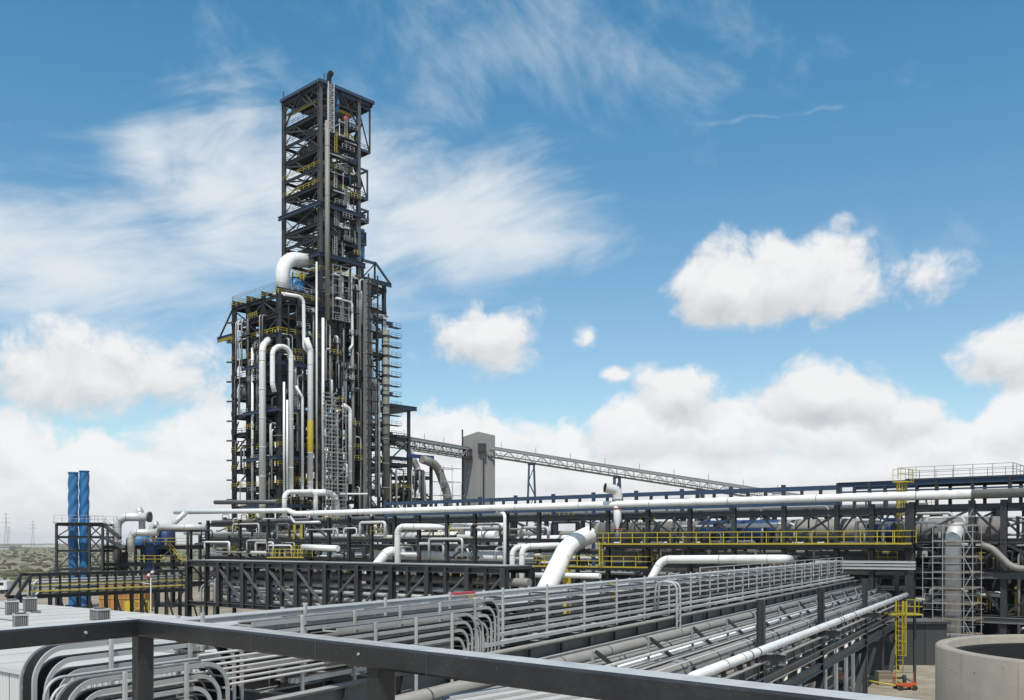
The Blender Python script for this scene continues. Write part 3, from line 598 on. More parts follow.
# slim lines, ladders and brackets that crowd the lower faces
q = random.Random(33)
def crowd_face(t, a0, a1, b, z0, z1, n):
    for i in range(n):
        a = q.uniform(a0, a1); za = q.uniform(z0, z1 - 6); zb_ = min(z1, za + q.uniform(6, 26)); m = q.choice(['white', 'galv', 'clad', 'pipe_grey', 'steel_grey', 'steel', 'scaff', 'clad']); r = q.choice([.12, .16, .2, .28])
        if q.random() < .45: p = [U(a, b, za), U(a, b, zb_), U(a + q.choice([-1, 1]) * q.uniform(1, 3), b, zb_), ]; p.append(p[-1] + (TB * q.uniform(1, 3)))
        else: p = [U(a, b, za), U(a, b, zb_), U(a, b + 2.5, zb_)]
        MB().tube(fillet(p, .7), r, 8).build('slim_pipe', m, t)
def crowd_side(t, a, b0, b1, z0, z1, n):
    for i in range(n):
        b = q.uniform(b0, b1); za = q.uniform(z0, z1 - 6); zb_ = min(z1, za + q.uniform(5, 22)); m = q.choice(['white', 'galv', 'clad', 'pipe_grey', 'steel_grey', 'steel', 'scaff'])
        MB().tube(fillet([U(a, b, za), U(a, b, zb_), U(a + 2.4, b, zb_)], .7), q.choice([.12, .16, .2, .28]), 8).build('slim_pipe', m, t)
crowd_face(hb, -11.6, -1, -.9, 6, 68, 26); crowd_side(hb, -12.9, 1, 19, 6, 66, 26); crowd_face(tw, .6, 12, -1.4, 6, 78, 46); crowd_face(ab, 14.8, 20.4, -1.2, 6, 70, 16); crowd_face(lo, 22, 37, -.5, 2, 30, 16)
def platforms(t, a0, a1, b, zs):
    for z in zs:
        w = q.uniform(2, 4.5); a = q.uniform(a0, a1 - w); f = bar(t, 'side_platform', U(a, b, z), U(a + w, b, z), 1.3, .18, 'steel'); handrail(f, [U(a, b - .6, z + .1), U(a + w, b - .6, z + .1)], q.choice(['yellow', 'scaff', 'steel', 'scaff']), sp=1.1, r=.08)
platforms(tw, .5, 12, -1.6, [8 + i * 2.9 for i in range(25)]); platforms(tw, 3.5, 12, -.9, [84 + i * 2.9 for i in range(12)]); platforms(tw, 3.5, 12, 4, [85 + i * 3.1 for i in range(11)]); platforms(hb, -11, -1, -1.0, [8 + i * 4.2 for i in range(15)]); platforms(ab, 15, 21, -1.4, [9 + i * 4.6 for i in range(14)])
for i in range(16):                             # galleries along the left face of the block
    z = 7 + i * 3.9; b_ = q.uniform(1, 12); w = q.uniform(3, 6); f = bar(hb, 'side_platform', U(-12.9, b_, z), U(-12.9, b_ + w, z), 1.2, .18, 'steel'); handrail(f, [U(-13.5, b_, z + .1), U(-13.5, b_ + w, z + .1)], q.choice(['yellow', 'steel', 'scaff']), sp=1.1, r=.08)

# ------------------------------------------------------------------ conveyor and transfer tower
def gallery(label, p0, p1, w=2.6, h=2.6):
    p0, p1 = V(p0), V(p1); t = thing('conveyor', (p0 + p1) / 2, label, 'conveyor'); L = (p1 - p0).length; n = int(L / 2.6); d = (p1 - p0).normalized(); sd_ = Z.cross(d).normalized() * w / 2
    for s in (-1, 1):
        for z in (0, h): bar(t, 'chord', p0 + sd_ * s + Z * z, p1 + sd_ * s + Z * z, .28, .3, 'scaff')
    mb = MB()
    for s in (-1, 1):
        for i in range(n):
            x0, x1 = p0.lerp(p1, i / n) + sd_ * s, p0.lerp(p1, (i + 1) / n) + sd_ * s
            mb.bar(x0, x0 + Z * h, .16); mb.bar(x0 + Z * (h if i % 2 else 0), x1 + Z * (0 if i % 2 else h), .16)
    mb.build('truss_webs', 'scaff', t, kind='stuff')
    cv = bar(t, 'cover', p0 + Z * (h + .45), p1 + Z * (h + .45), w * .9, .55, 'shaft'); bar(t, 'belt', p0 + Z * .9, p1 + Z * .9, w * .6, .25, 'deck'); bar(t, 'walkway', p0 + Z * .12 - sd_ * 1.25, p1 + Z * .12 - sd_ * 1.25, .9, .1, 'deck')
    mb = MB(); rail_mb(mb, [p0 - sd_ * 1.6 + Z * .2, p1 - sd_ * 1.6 + Z * .2], sp=3, r=.07); mb.build('handrail', 'scaff', t)
    k = 0
    for i in range(int(L / 11)): x = p0.lerp(p1, (i + .5) * 11 / L) + Z * (h + .7); bar(cv, 'lamp_post', x, x + Z * 1.9, .12, .12, 'steel')
    return t
q0, q1 = at(388, 447, 268), at(470, 457, 296)
gallery('covered conveyor truss from the tower across to the concrete transfer tower', U(27, 4, 36.3), at(467, 458, 300))
G0, G1 = at(484, 456, 302), at(800, 505, 302)
gallery('long covered conveyor truss sloping down to the right from the concrete transfer tower', G0, G1)
st = thing('transfer_tower', at(478, 543, 300) * 1, 'square grey concrete transfer tower that the conveyors run into', 'tower'); bz = 0
x0, x1, yf = at(461.5, 0, 300).x, at(495, 0, 300).x, 300
zt = at(0, 432, 300).z
poly = [(x0, yf + 2.2), (x0 + 5.2, yf - 1.2), (x1, yf + 1.6), (x1 - 1, yf + 12), (x0, yf + 12)]
mb = MB(); n = len(poly); cut = 34.5
MB().prism(poly, 0, zt - 2.2).build('wall', 'silo', st)
pk = [(x + (.25 if x < -12 else -.25) * 0, y) for x, y in poly]; v = [(x, y, zt - 2.197) for x, y in pk] + [(x, y, zt - (1.4 if i in (0, 4) else 0 if i in (1,) else .9)) for i, (x, y) in enumerate(pk)]
MB().add(v, [tuple(range(n, 2 * n))] + [(i, (i + 1) % n, n + (i + 1) % n, n + i) for i in range(n)]).build('roof', 'silo', st)
for i, f in enumerate((.22, .5, .8)): p_ = V((x0 + 5.2, yf - 1.25, 0)).lerp(V((x1, yf + 1.55, 0)), f); bar(st, 'pilaster', p_, p_ + Z * (zt - 6), .5, .35, 'silo', side=(1, .25, 0))
for f in (.3, .7): p_ = V((x0, yf + 2.15, 0)).lerp(V((x0 + 5.2, yf - 1.25, 0)), f); bar(st, 'pilaster', p_, p_ + Z * (zt - 3), .45, .3, 'silo', side=(1, -.6, 0))
bar(st, 'belt_opening', at(482, 452, 298.4), at(482, 443.5, 298.4), 2.6, 1.2, 'deck', side=(1, 0, 0)); bar(st, 'belt_opening', at(467.5, 458, 299.6), at(467.5, 449, 299.6), 2.6, 1.6, 'deck', side=(1, -.6, 0))
bar(st, 'corner_pipe', (x0 + .2, yf + 1.9, 0), (x0 + .2, yf + 1.9, zt + 1), .5, .5, 'steel', 'rod'); bar(st, 'drain_pipe', at(483.5, 543, 298.6) - Z * 10, at(483.5, 458, 298.6), .45, .45, 'steel', 'rod')
def trestle(px, lab):
    f = (px - 484) / 316; top = G0.lerp(G1, f) + Z * -.15; t = thing('conveyor_trestle', (top.x, top.y, 0), lab, 'trestle', 'trestles carrying the conveyor')
    for dy in (-1.3, 1.3):
        for s in (-1, 1): bar(t, 'leg', (top.x + s * 2.0, top.y + dy * 1.4, 0), (top.x + s * .75, top.y + dy, top.z - .2), .6, .6, 'steel_blue', side=(1, 0, 0))
        zs = steps(2, top.z - 1, 8)
        for k in range(7):
            w0, w1 = 2.0 - 1.25 * zs[k] / top.z, 2.0 - 1.25 * zs[k + 1] / top.z; s = 1 if k % 2 else -1
            bar(t, 'lacing', (top.x + s * w0, top.y + dy * 1.2, zs[k]), (top.x - s * w1, top.y + dy * 1.2, zs[k + 1]), .25, .25, 'steel_blue')
    bar(t, 'head_beam', (top.x - 1.2, top.y, top.z - .15), (top.x + 1.2, top.y, top.z - .15), 3, .3, 'steel')
trestle(531.5, 'dark laced trestle under the conveyor just right of the concrete tower'); trestle(617, 'dark laced trestle under the conveyor directly behind the hooded vent pipe'); trestle(700, 'short dark trestle under the low right end of the conveyor')

# ------------------------------------------------------------------ main pipe rack across the picture
def tpx(px, n=0.0): o = RO + RN * n; return _hit(o, RT, px)
def rack(label, ts, lv, top, n0=0.0, n1=-8.0, cw=.42, seed=1, brace=.5, name='pipe_rack', xb=True):
    q = random.Random(seed); t = thing(name, K(sum(ts) / len(ts), (n0 + n1) / 2, 0), label, 'pipe rack')
    for x in ts:
        for n in (n0, n1): bar(t, 'column', K(x, n, 0), K(x, n, top), cw, cw, 'steel', 'I', side=RT)
        for z in lv: bar(t, 'cross_beam', K(x, n0 + .3, z - .05), K(x, n1 - .3, z - .05), .3, .42, 'steel', 'I')
    for i in range(len(ts) - 1):
        for z in lv:
            for n in (n0, n1): bar(t, 'beam', K(ts[i] + .2, n, z), K(ts[i + 1] - .2, n, z), .26, .42, 'steel', 'I')
        for k in range(len(lv) - 1):
            if q.random() < brace: s = (i + k) % 2; bar(t, 'brace', K(ts[i + s], n0, lv[k] + .2), K(ts[i + 1 - s], n0, lv[k + 1] - .2), .2, .2, 'steel')
            if q.random() < brace: s = q.randrange(2); bar(t, 'brace', K(ts[i + s], n1, lv[k] + .2), K(ts[i + 1 - s], n1, lv[k + 1] - .2), .2, .2, 'steel')
    return t
cols = [tpx(x) for x in (208, 240, 268, 311, 329, 349, 371.7, 394.6, 419, 447, 475, 507, 539)]
r1 = rack('long dark steel pipe rack running in front of the tower foot', cols, [4.2, 7.6, 10.35, 12.95], 13.6, seed=3, brace=.25)
cols2 = [tpx(x) for x in (608, 648, 690, 734, 784, 837, 872, 908)]
r2 = rack('dark steel pipe rack carrying the big duct and yellow walkway in the middle right', cols2, [4.2, 7.6, 9.55, 12.95], 13.6, seed=4, brace=.3)
for n in (0, -8): bar(r2, 'beam', K(cols[-1] + .3, n, 12.95), K(cols2[0] - .3, n, 12.95), .26, .42, 'steel', 'I')
for i in range(len(cols2) - 1):                 # struts that fan out below the top beam
    m_ = (cols2[i] + cols2[i + 1]) / 2
    bar(r2, 'knee_brace', K(cols2[i], -.05, 10.4), K(m_, -.05, 12.7), .16, .16, 'steel'); bar(r2, 'knee_brace', K(cols2[i + 1], -.05, 10.4), K(m_ + .3, -.05, 12.7), .16, .16, 'steel')
# walkway gallery on top, behind the white main
tg = thing('top_gallery', K(0, -14, 15), 'dark blue walkway gallery along the skyline on top of the pipe rack', 'gallery')
t0_, t1_ = tpx(385, -13), tpx(840, -13)
bar(tg, 'top_chord', K(t0_, -13, 16.0), K(t1_, -13, 16.0), .35, .5, 'steel_blue'); bar(tg, 'bottom_chord', K(t0_, -13, 14.3), K(t1_, -13, 14.3), .3, .4, 'steel_blue'); bar(tg, 'mid_rail', K(t0_, -13, 15.1), K(t1_, -13, 15.1), .1, .1, 'steel')
n = int((t1_ - t0_) / 2.1)
for i in range(n + 1): bar(tg, 'post', K(t0_ + (t1_ - t0_) * i / n, -13, 14.4), K(t0_ + (t1_ - t0_) * i / n, -13, 15.85), .3, .3, 'steel', side=RT)
for i in range(0, n + 1, 3):
    x = t0_ + (t1_ - t0_) * i / n; bar(tg, 'leg', K(x, -13.02, 0), K(x, -13.02, 16.3), .35, .35, 'steel_blue', side=RT)
    bar(tg, 'bearing', K(x, -13, 16.25), K(x, -13, 16.5), .4, .4, 'steel_blue', side=RT)
t2_ = tpx(1090, -9); t1b = tpx(838, -9)
hg = thing('roof_gallery', K((t1b + t2_) / 2, -9, 15), 'higher dark blue roof gallery at the right end of the skyline', 'gallery')
for n_ in (-9, -14):
    bar(hg, 'top_chord', K(t1b, n_, 16.0), K(t2_, n_, 16.0), .4, .5, 'steel_blue', 'I'); bar(hg, 'bottom_chord', K(t1b, n_, 14.6), K(t2_, n_, 14.6), .3, .35, 'steel_blue'); bar(hg, 'mid_rail', K(t1b, n_, 15.25), K(t2_, n_, 15.25), .16, .16, 'steel_blue')
    n = int((t2_ - t1b) / 3)
    for i in range(n + 1): x = t1b + (t2_ - t1b) * i / n; bar(hg, 'post', K(x, n_, 13.4 if i % 3 else 0), K(x, n_, 16.2), .3, .3, 'steel', side=RT)
MB().prism([(v.x, v.y) for v in (K(tpx(905, -9), -9, 0), K(t2_ - 5, -9, 0), K(t2_ - 5, -14, 0), K(tpx(905, -9), -14, 0))], 16.26, 16.38).build('roof_deck', 'deck', hg)
ex = tpx(1013, -9)
handrail(hg, [K(tpx(905, -9), -14, 16.4), K(tpx(898, -9), -9, 16.4), K(ex, -9, 16.4), K(ex, -14, 16.4), K(tpx(905, -9), -14, 16.4)], 'scaff', sp=1.7, r=.05)
# yellow caged ladder up to that roof
def caged_ladder(name, label, base, side, out, h, w=.55, m='yellow', cage=2.4, sp=.9, th=.07):
    t = thing(name, base, label, 'ladder'); base = V(base); side = V(side).normalized(); out = V(out).normalized()
    for s in (-1, 1): bar(t, 'stile', base + side * s * w / 2, base + side * s * w / 2 + Z * h, th, th, m, side=side)
    n = int(h / .35)
    for i in range(n): p = base + Z * (.3 + i * .35); bar(t, 'rung', p - side * w / 2, p + side * w / 2, th * .6, th * .6, m)
    mb = MB(); z = cage
    while z < h:
        pts = [base + Z * z + side * (w * .62 * math.cos(a)) + out * (.75 * math.sin(a)) for a in (math.pi * k / 8 for k in range(9))]
        for a, b in zip(pts, pts[1:]): mb.bar(a, b, th * .5, th)
        z += sp
    for a in (math.pi * k / 6 for k in range(7)): p = base + side * (w * .62 * math.cos(a)) + out * (.75 * math.sin(a)); mb.bar(p + Z * cage, p + Z * h, th * .6, th * .6, side=side)
    if cage < h: mb.build('cage', m, t)
    return t
p = K(tpx(902, -1.5), -1.5, 9.9)
caged_ladder('caged_ladder', 'yellow caged ladder from the walkway up to the roof gallery', p, RT, RN, 5.7, w=.7, cage=.6, sp=1.1, th=.08)
l = thing('ladder_landing', p + Z * 5.65, 'small yellow railed landing at the head of the upper caged ladder', 'landing'); bar(l, 'floor', p + Z * 5.7 - RT * .6, p + Z * 5.7 + RT * .8, 1.6, .1, 'yellow'); handrail(l, [p + Z * 5.75 - RT * .6 + RN * .7, p + Z * 5.75 + RT * .8 + RN * .7, p + Z * 5.75 + RT * .8 - RN * .7], 'yellow', sp=.9, r=.045)

# pipes on the rack
z1 = 14.25
tj = tpx(291, 0.4)
wp = pipe('main_pipe', 'long white main pipe laid along the top of the rack', [K(tj + .1, .4, z1 + .85) - RT * 30, K(tj - .6, .4, z1 + .5), K(tj + .9, .4, z1), K(tpx(972, .4), .4, z1)], .37, 'white', rad=1.0, bands=9, bm='clad', seg=20)
pipe('main_pipe', 'grey-green right end of the main pipe on top of the rack', [K(tpx(972, .4) + .02, .4, z1), K(tpx(972, .4) + 45, .4, z1)], .38, 'pipe_grey', bands=6, seg=20)
pipe('rack_pipe', 'dark pipe beside the left end of the white main pipe', [K(-63, -2, 16.6), K(-47, -2, 16.2)], .35, 'steel_grey')
pipe('rack_pipe', 'slim sagging pipe hung below the jog of the white main pipe', [K(tj + .5, .9, z1 - .4), K(tj + 1.4, .9, z1 - 1.3), K(tj + 7, .9, z1 - 1.3)], .18, 'clad', rad=.6)
def rp(label, pts, r, m='white', **k): return pipe('rack_pipe', label, [RK(x, y, n) for x, y, n in pts], r, m, **k)
rp('white pipe lying on the upper rack level left of the thin upright', [(424, 527, -4), (508, 526, -4)], .42, bands=6, bm='clad')
rp('thick pale pipe just under the upper rack level left of the thin upright', [(400, 537, -3), (497, 535.5, -3)], .6, 'white', bands=5, bm='clad')
rp('long grey pipe along the middle beam of the left rack', [(185, 533, -5), (560, 541, -5)], .34, 'clad', bands=7)
rp('long dark pipe resting below the middle beam of the left rack', [(196, 545, -6), (560, 549, -6)], .4, 'steel_grey', bands=7)
rp('thick white pipe along the lower rack level behind the bent uprights', [(372, 555, -2.5), (560, 558, -2.5)], .62, 'white', bands=6, bm='clad', seg=18)
rp('pale pipe low on the left rack under the yellow platform', [(262, 566, -3), (430, 573, -3)], .4, 'clad', bands=6)
rp('white stub of pipe floating out in front of the left rack', [(303, 547, 1.5), (338, 548.5, 1.5)], .42, 'white')
rp('white bent upright left of the rack middle, turned back along the upper level', [(470, 527, -1.2), (397.5, 526.5, .9), (397.5, 600, .9)], .40, rad=1.0, bands=5, bm='clad', seg=18)
rp('short slanting white pipe dropping left from the lower rack level', [(405, 552, -.8), (388, 551, .9), (362, 583, 4.5)], .62, rad=1.2, seg=18)
rp('thin white upright with hooked head reaching the top of the rack', [(497, 513, -.5), (504.8, 513.5, .9), (504.8, 600, .9)], .2, rad=.6)
rp('white pipe crossing from the thin upright towards the big bent duct', [(508, 539, -5.5), (590, 537.5, -5.5)], .36, bands=5, bm='clad')
rp('left one of two white uprights bent back into the lower level', [(566, 546, -2.5), (512.5, 547, 1.2), (512.5, 605, 1.2)], .35, rad=1.0, seg=16)
rp('right one of two white uprights bent back into the lower level', [(570, 545, -2.2), (522, 546.5, 1.7), (522, 605, 1.7)], .35, rad=1.0, seg=16)
rp('small white hoop of pipe between rack columns', [(456, 566, -1), (456, 547.5, -1), (468, 547.5, -1), (468, 566, -1)], .13, rad=.6)
rp('second small white hoop of pipe near the twin uprights', [(496, 566, -1), (496, 547, -1), (508, 547, -1)], .13, rad=.6)
rp('white bent pipe rising out of the trays and running right below the walkway', [(640, 610, 5), (648.5, 584, 5), (662, 559.5, 4.0), (784, 559, 4.0), (796, 560, -3.0)], .42, rad=1.2, bands=7, bm='clad', seg=18)
rp('dim white pipe under the lower yellow platform', [(530, 575, 2), (600, 576, 2)], .3)
rp('thin dark pipe line under the big duct', [(580, 551, -3), (905, 553, -3)], .28, 'steel_grey')
rp('pale pipe line low behind the walkway columns', [(600, 556, -5), (905, 560, -5)], .45, 'pipe_grey', bands=6)
rp('second pale pipe line deep in the right rack', [(600, 566, -6), (905, 572, -6)], .5, 'clad', bands=6)
# big duct with blue wrapped length
zd = 11.25; nd = -3.4
def dk(px): return K(tpx(px, nd), nd, zd)
bd_ = MB().tube([dk(594), dk(1003)], 1.12, 28).build('gas_duct', 'pipe_grey'); tag(bd_, 'big grey horizontal gas duct behind the yellow walkway', 'duct')
a_, b_ = dk(704), dk(781); bar(bd_, 'blue_length', a_, b_, 2.34, 2.34, 'blue_dark', 'rod', label='length of duct wrapped in blue')
a_, b_ = dk(872), dk(904); bar(bd_, 'blue_length', a_, b_, 2.30, 2.30, 'blue_dark', 'rod', label='second shorter blue length of duct')
for px in (612, 636, 660, 684, 800, 820, 845, 925, 950, 980): c = dk(px); bar(bd_, 'stiffener_ring', c - RT * .1, c + RT * .1, 2.36, 2.36, 'pipe_grey', 'rod')
for px in (630, 668, 715, 765, 830, 890): c = dk(px); bar(bd_, 'saddle', c - Z * 1.75, c - Z * .8, 1.4, .35, 'steel', side=RN)
e0 = dk(597)
el_ = MB().tube(fillet([e0 + RT * 6, e0 - RT * 3.2, RK(539, 604, 8)], 3.9, 20), 1.06, 28).build('duct_elbow', 'white'); tag(el_, 'fat white duct elbow bending down out of the rack towards the trays', 'duct')
bar(el_, 'flange', e0 - RT * .25, e0 + RT * .02, 2.5, 2.5, 'steel_grey', 'rod')
bar(el_, 'cuff', e0 + RT * .03, e0 + RT * .9, 2.36, 2.36, 'pipe_grey', 'rod')
wt = MB().tube([K(tpx(735, -7), -7, 7.9), K(tpx(800, -7), -7, 7.9)], 1.5, 24).build('drum', 'white'); tag(wt, 'white horizontal drum under the walkway below the blue duct length', 'drum')
# hooded vent pipe
v0 = K(tpx(617.5, .3), .3, 0)
vn = thing('vent_pipe', v0 + Z * 11.6, 'white vent pipe with slanted hood and red ring rising above the rack', 'vent')
MB().tube([v0 + Z * 11.0, v0 + Z * 11.9, v0 + Z * 12.6, v0 + Z * 14.9], [.12, .22, .43, .43], 18).build('stack', 'white', vn)
hv = (RT * -.75 + RN * 1.0 + Z * .22).normalized()
MB().tube(fillet([v0 + Z * 14.8, v0 + Z * 15.8, v0 + Z * 15.8 + hv * 1.5], .6), .54, 20, caps=False).build('hood', 'clad', vn)
hm = v0 + Z * 15.8 + hv * 1.5; bar(vn, 'hood_mouth', hm - hv * .12, hm - hv * .04, 1.02, 1.02, 'black', 'rod')
sk_ = [o for o in vn.children if o.name.startswith('stack')][0]; bar(sk_, 'red_ring', v0 + Z * 13.75, v0 + Z * 13.85, 1.02, 1.02, 'red', 'rod'); bar(vn, 'flange', v0 + Z * 11.45, v0 + Z * 11.55, .75, .75, 'red', 'rod'); bar(vn, 'valve', v0 + Z * 10.3, v0 + Z * 11.1, .5, .5, 'steel_grey', 'rod')
# yellow walkways
def walkway(label, t0, t1, n0, n1, z, ends=True, drop=None):
    t = thing('walkway', K((t0 + t1) / 2, (n0 + n1) / 2, z), label, 'walkway'); k = max(1, round((t1 - t0) / 3)); d = (t1 - t0) / k
    for i in range(k): MB().prism([(v.x, v.y) for v in (K(t0 + i * d + .02, n0, 0), K(t0 + (i + 1) * d - .02, n0, 0), K(t0 + (i + 1) * d - .02, n1, 0), K(t0 + i * d + .02, n1, 0))], z - .06, z).build('grating', 'deck', t)
    bar(t, 'edge_beam', K(t0, n0 + .05, z - .12), K(t1, n0 + .05, z - .05), .06, .16, 'yellow'); bar(t, 'joist', K(t0, n0 - .3, z - .3), K(t1, n0 - .3, z - .3), .2, .3, 'steel')
    pts = [K(t0, n1, z), K(t0, n0, z), K(t1, n0, z), K(t1, n1, z)] if ends else [K(t0, n0, z), K(t1, n0, z)]
    handrail(t, pts, 'yellow', sp=1.5, r=.075, h=1.1)
    return t
walkway('long yellow railed walkway in front of the big duct', tpx(597, 1.6), tpx(912, 1.6), 1.6, .35, 10.0)
walkway('short yellow railed platform below the left end of the long walkway', tpx(534, 1.3), tpx(648, 1.3), 1.3, .3, 7.45)
walkway('small yellow railed platform in the left part of the rack', tpx(267, 1.8), tpx(304, 1.8), 1.8, .3, 8.0)
wb = walkway('yellow railed walkway deep in the rack below the blue duct', tpx(760, -6), tpx(905, -6), -6, -7.4, 8.6)
p = K(tpx(567, 1.4), 1.4, 0); yp = thing('yellow_post', p, 'stout yellow post under the short lower platform', 'post'); bar(yp, 'shaft', p, p + Z * 7.1, .62, .62, 'yellow', 'I', side=RT); bar(yp, 'base_plate', p + Z * .0, p + Z * .08, 1, 1, 'steel', side=RT)
p = K(tpx(601, 1.7), 1.7, 7.5); caged_ladder('short_ladder', 'short yellow ladder joining the lower platform to the long walkway', p, RN, RT, 2.6, w=.6, cage=9, th=.11)
# yellow stair tower at the left of the rack
ys = thing('stair_tower', K(-50, -6, 0), 'yellow railed stair tower inside the left end of the pipe rack', 'stairs')
ta, tb = tpx(229, -5), tpx(258, -5)
for t_ in (ta, tb):
    for n in (-5, -9): bar(ys, 'post', K(t_, n, 0), K(t_, n, 13), .25, .25, 'steel', side=RT)
for i in range(6):
    z = 2 + i * 2; bar(ys, 'flight', K(ta if i % 2 else tb, -5.5, z), K(tb if i % 2 else ta, -5.5, z + 2), .9, .2, 'steel_grey'); mb = MB(); rail_mb(mb, [K(ta if i % 2 else tb, -5, z), K(tb if i % 2 else ta, -5, z + 2)], sp=1.5, r=.07); mb.build('handrail', 'yellow' if i % 2 else 'scaff', ys)
for z in (4.1, 8.1, 12.1): bar(ys, 'landing', K(ta - 1, -5.6, z), K(ta + 1.5, -5.6, z), 1.4, .12, 'deck'); handrail(ys, [K(ta - 1, -4.9, z), K(ta + 2, -4.9, z)], 'yellow', sp=.8, r=.1)
for t_ in (-46.5, -44.8): bar(ys, 'yellow_post', K(t_, -4.8, 6), K(t_, -4.8, 13), .3, .3, 'yellow', side=RT)

# racks and plant further back, seen through the gaps
cb = [tpx(x, -24) for x in (200, 232, 262, 296, 330, 364, 398, 434, 472, 512, 556, 602, 650, 700, 752, 806, 862, 920)]
r3 = rack('second dark pipe rack standing behind the main one', cb, [3.8, 7.2, 10.6, 13.6], 14.2, n0=-24, n1=-31, cw=.5, seed=6, brace=.7)
q = random.Random(17)
for i, (y, n, r, m) in enumerate([(3.9, -26, .5, 'pipe_grey'), (4.8, -28, .7, 'clad'), (7.9, -25.4, .45, 'white'), (8.1, -28, .6, 'pipe_grey'), (11.3, -26, .5, 'pipe_grey'), (11.4, -29, .45, 'clad'), (14.3, -27, .4, 'steel_grey'), (5.2, -25.2, .35, 'white')]):
    lab = ['low grey pipe', 'low silver pipe', 'middle white pipe', 'middle grey pipe', 'upper grey pipe', 'upper silver pipe', 'topmost dark pipe', 'low white pipe'][i] + ' on the rack behind the main one'
    pipe('rack_pipe', lab, [K(cb[0], n, y), K(cb[-1], n, y)], r, m, bands=9, bm='clad' if m == 'white' else m)
pk_ = [('deck', 9.0), ('steel_grey', 6.0), ('shaft', 5.0)]
for i, (px, w, h, m, lab) in enumerate([(330, 16, 6.2, 'steel', 'dark low machine house behind the left rack'), (450, 22, 5.4, 'steel_grey', 'grey low machine house behind the rack middle'), (600, 26, 6.0, 'deck', 'dark low machine house behind the bent duct'), (760, 24, 5.6, 'steel', 'dark low machine house behind the long walkway'), (880, 18, 6.4, 'steel_grey', 'grey low machine house behind the upper ladder')]):
    x = tpx(px, -13); t = thing('machine_house', K(x, -16, 0), lab, 'shed')
    for j in range(6): bar(t, 'wall_panel', K(x - w / 2 + j * w / 6 + w / 12, -15, 0), K(x - w / 2 + j * w / 6 + w / 12, -15, h), w / 6 - .06, 4, m, side=RT)
    MB().prism([(v.x, v.y) for v in (K(x - w / 2 - .3, -12.7, 0), K(x + w / 2 + .3, -12.7, 0), K(x + w / 2 + .3, -17.3, 0), K(x - w / 2 - .3, -17.3, 0))], h + .003, h + .25).build('roof', 'steel_grey', t)
# valves, small lines and brackets that crowd the racks
def crowd(t, t0, t1, n0, n1, zs, n, seed):
    q = random.Random(seed)
    for i in range(n):
        x, n_, z = q.uniform(t0, t1), q.uniform(n0, n1), q.choice(zs); r = q.random()
        if r < .4:
            e = q.choice([-1, 1]); L = q.uniform(2, 7); h = q.uniform(.8, 2.4)
            MB().tube(fillet([K(x, n_, z), K(x, n_, z + h), K(x + e * L, n_, z + h), K(x + e * L, n_, z)], .4), q.uniform(.06, .2), 8).build('small_pipe', q.choice(['galv', 'pipe_grey', 'steel_grey', 'clad', 'steel', 'white']), t)
        elif r < .6: bar(t, 'hanger', K(x, n_, z), K(x, n_, z + q.uniform(1, 2.4)), .18, .18, q.choice(['steel', 'steel', 'steel_grey']), side=RT)
        elif r < .75: bar(t, 'valve_box', K(x, n_, z + .25), K(x, n_, z + q.uniform(.7, 1.5)), q.uniform(.4, 1.2), q.uniform(.3, .7), q.choice(['steel', 'deck', 'steel_grey', 'shaft']), side=RT)
        elif r < .9: L = q.uniform(3, 8); bar(t, 'small_pipe', K(x, n_, z + .35), K(x + L, n_, z + .35), *[q.uniform(.12, .5)] * 2, q.choice(['pipe_grey', 'steel_grey', 'white', 'clad', 'steel']), 'rod')
        else: L = q.uniform(1.5, 4); mb = MB(); rail_mb(mb, [K(x, n_, z + .3), K(x + L, n_, z + .3)], sp=.8, r=.06); mb.build('small_rail', 'yellow', t)
crowd(r1, cols[0], cols[-1], -7.5, -.4, [.1, 4.4, 7.8, 10.55], 120, 61)
crowd(r2, cols2[0], cols2[-1], -7.5, -.4, [.1, 4.4, 7.8], 120, 62); crowd(r2, cols2[0], cols2[-1], -2.0, -.2, [9.7, 9.7, 11.4], 40, 65); crowd(r1, cols[0], cols[-1], -.2, .5, [5.5, 8.2, 10.8], 45, 66)
crowd(r3, cb[0], cb[-1], -30, -24, [3.9, 7.4, 10.8, 13.8], 130, 63)

# ------------------------------------------------------------------ short dark cable bridge (middle left)
SO = V((-17.2, 78, 0))
def S(t, n, z): return SO + RT * t + RN * n + Z * z
def spx(px, n=0): return _hit(SO + RN * n, RT, px)
sb = thing('cable_bridge', S(0, -1.5, 0), 'dark steel bridge with slanting braces and stacked pipes inside, middle left', 'bridge')
a_, b_ = spx(188), spx(505)
for n in (0, -3):
    bar(sb, 'top_chord', S(a_, n, 8.1), S(b_, n, 8.1), .34, .42, 'steel', 'I'); bar(sb, 'bottom_chord', S(a_, n, 4.55), S(b_, n, 4.55), .3, .36, 'steel', 'I')
px_ = [188, 206, 219.5, 229, 243.5, 254, 269, 282, 297, 310, 326, 340, 358, 373, 392, 408, 428, 446, 468, 486, 504]
for i, x in enumerate(px_):
    t_ = spx(x); w = .42 if i % 2 == 0 else .26; lo_ = 0 if i in (0, 1, 8, 14, 20) else 4.4
    for n in (0, -3): bar(sb, 'post', S(t_, n, lo_), S(t_, n, 8.3), w, w, 'steel', 'I', side=RT)
    bar(sb, 'cross_beam', S(t_, 0, 4.5), S(t_, -3, 4.5), .2, .25, 'steel')
    bar(sb, 'cross_beam', S(t_, 0, 8.28), S(t_, -3, 8.28), .2, .2, 'steel')
for i in range(2, len(px_) - 2, 2):
    x0_, x1_ = spx(px_[i]), spx(px_[i + 2]); up_ = i < 10
    bar(sb, 'brace', S(x0_, .06, 7.8 if up_ else 4.8), S(x1_, .06, 4.8 if up_ else 7.8), .2, .16, 'steel_grey')
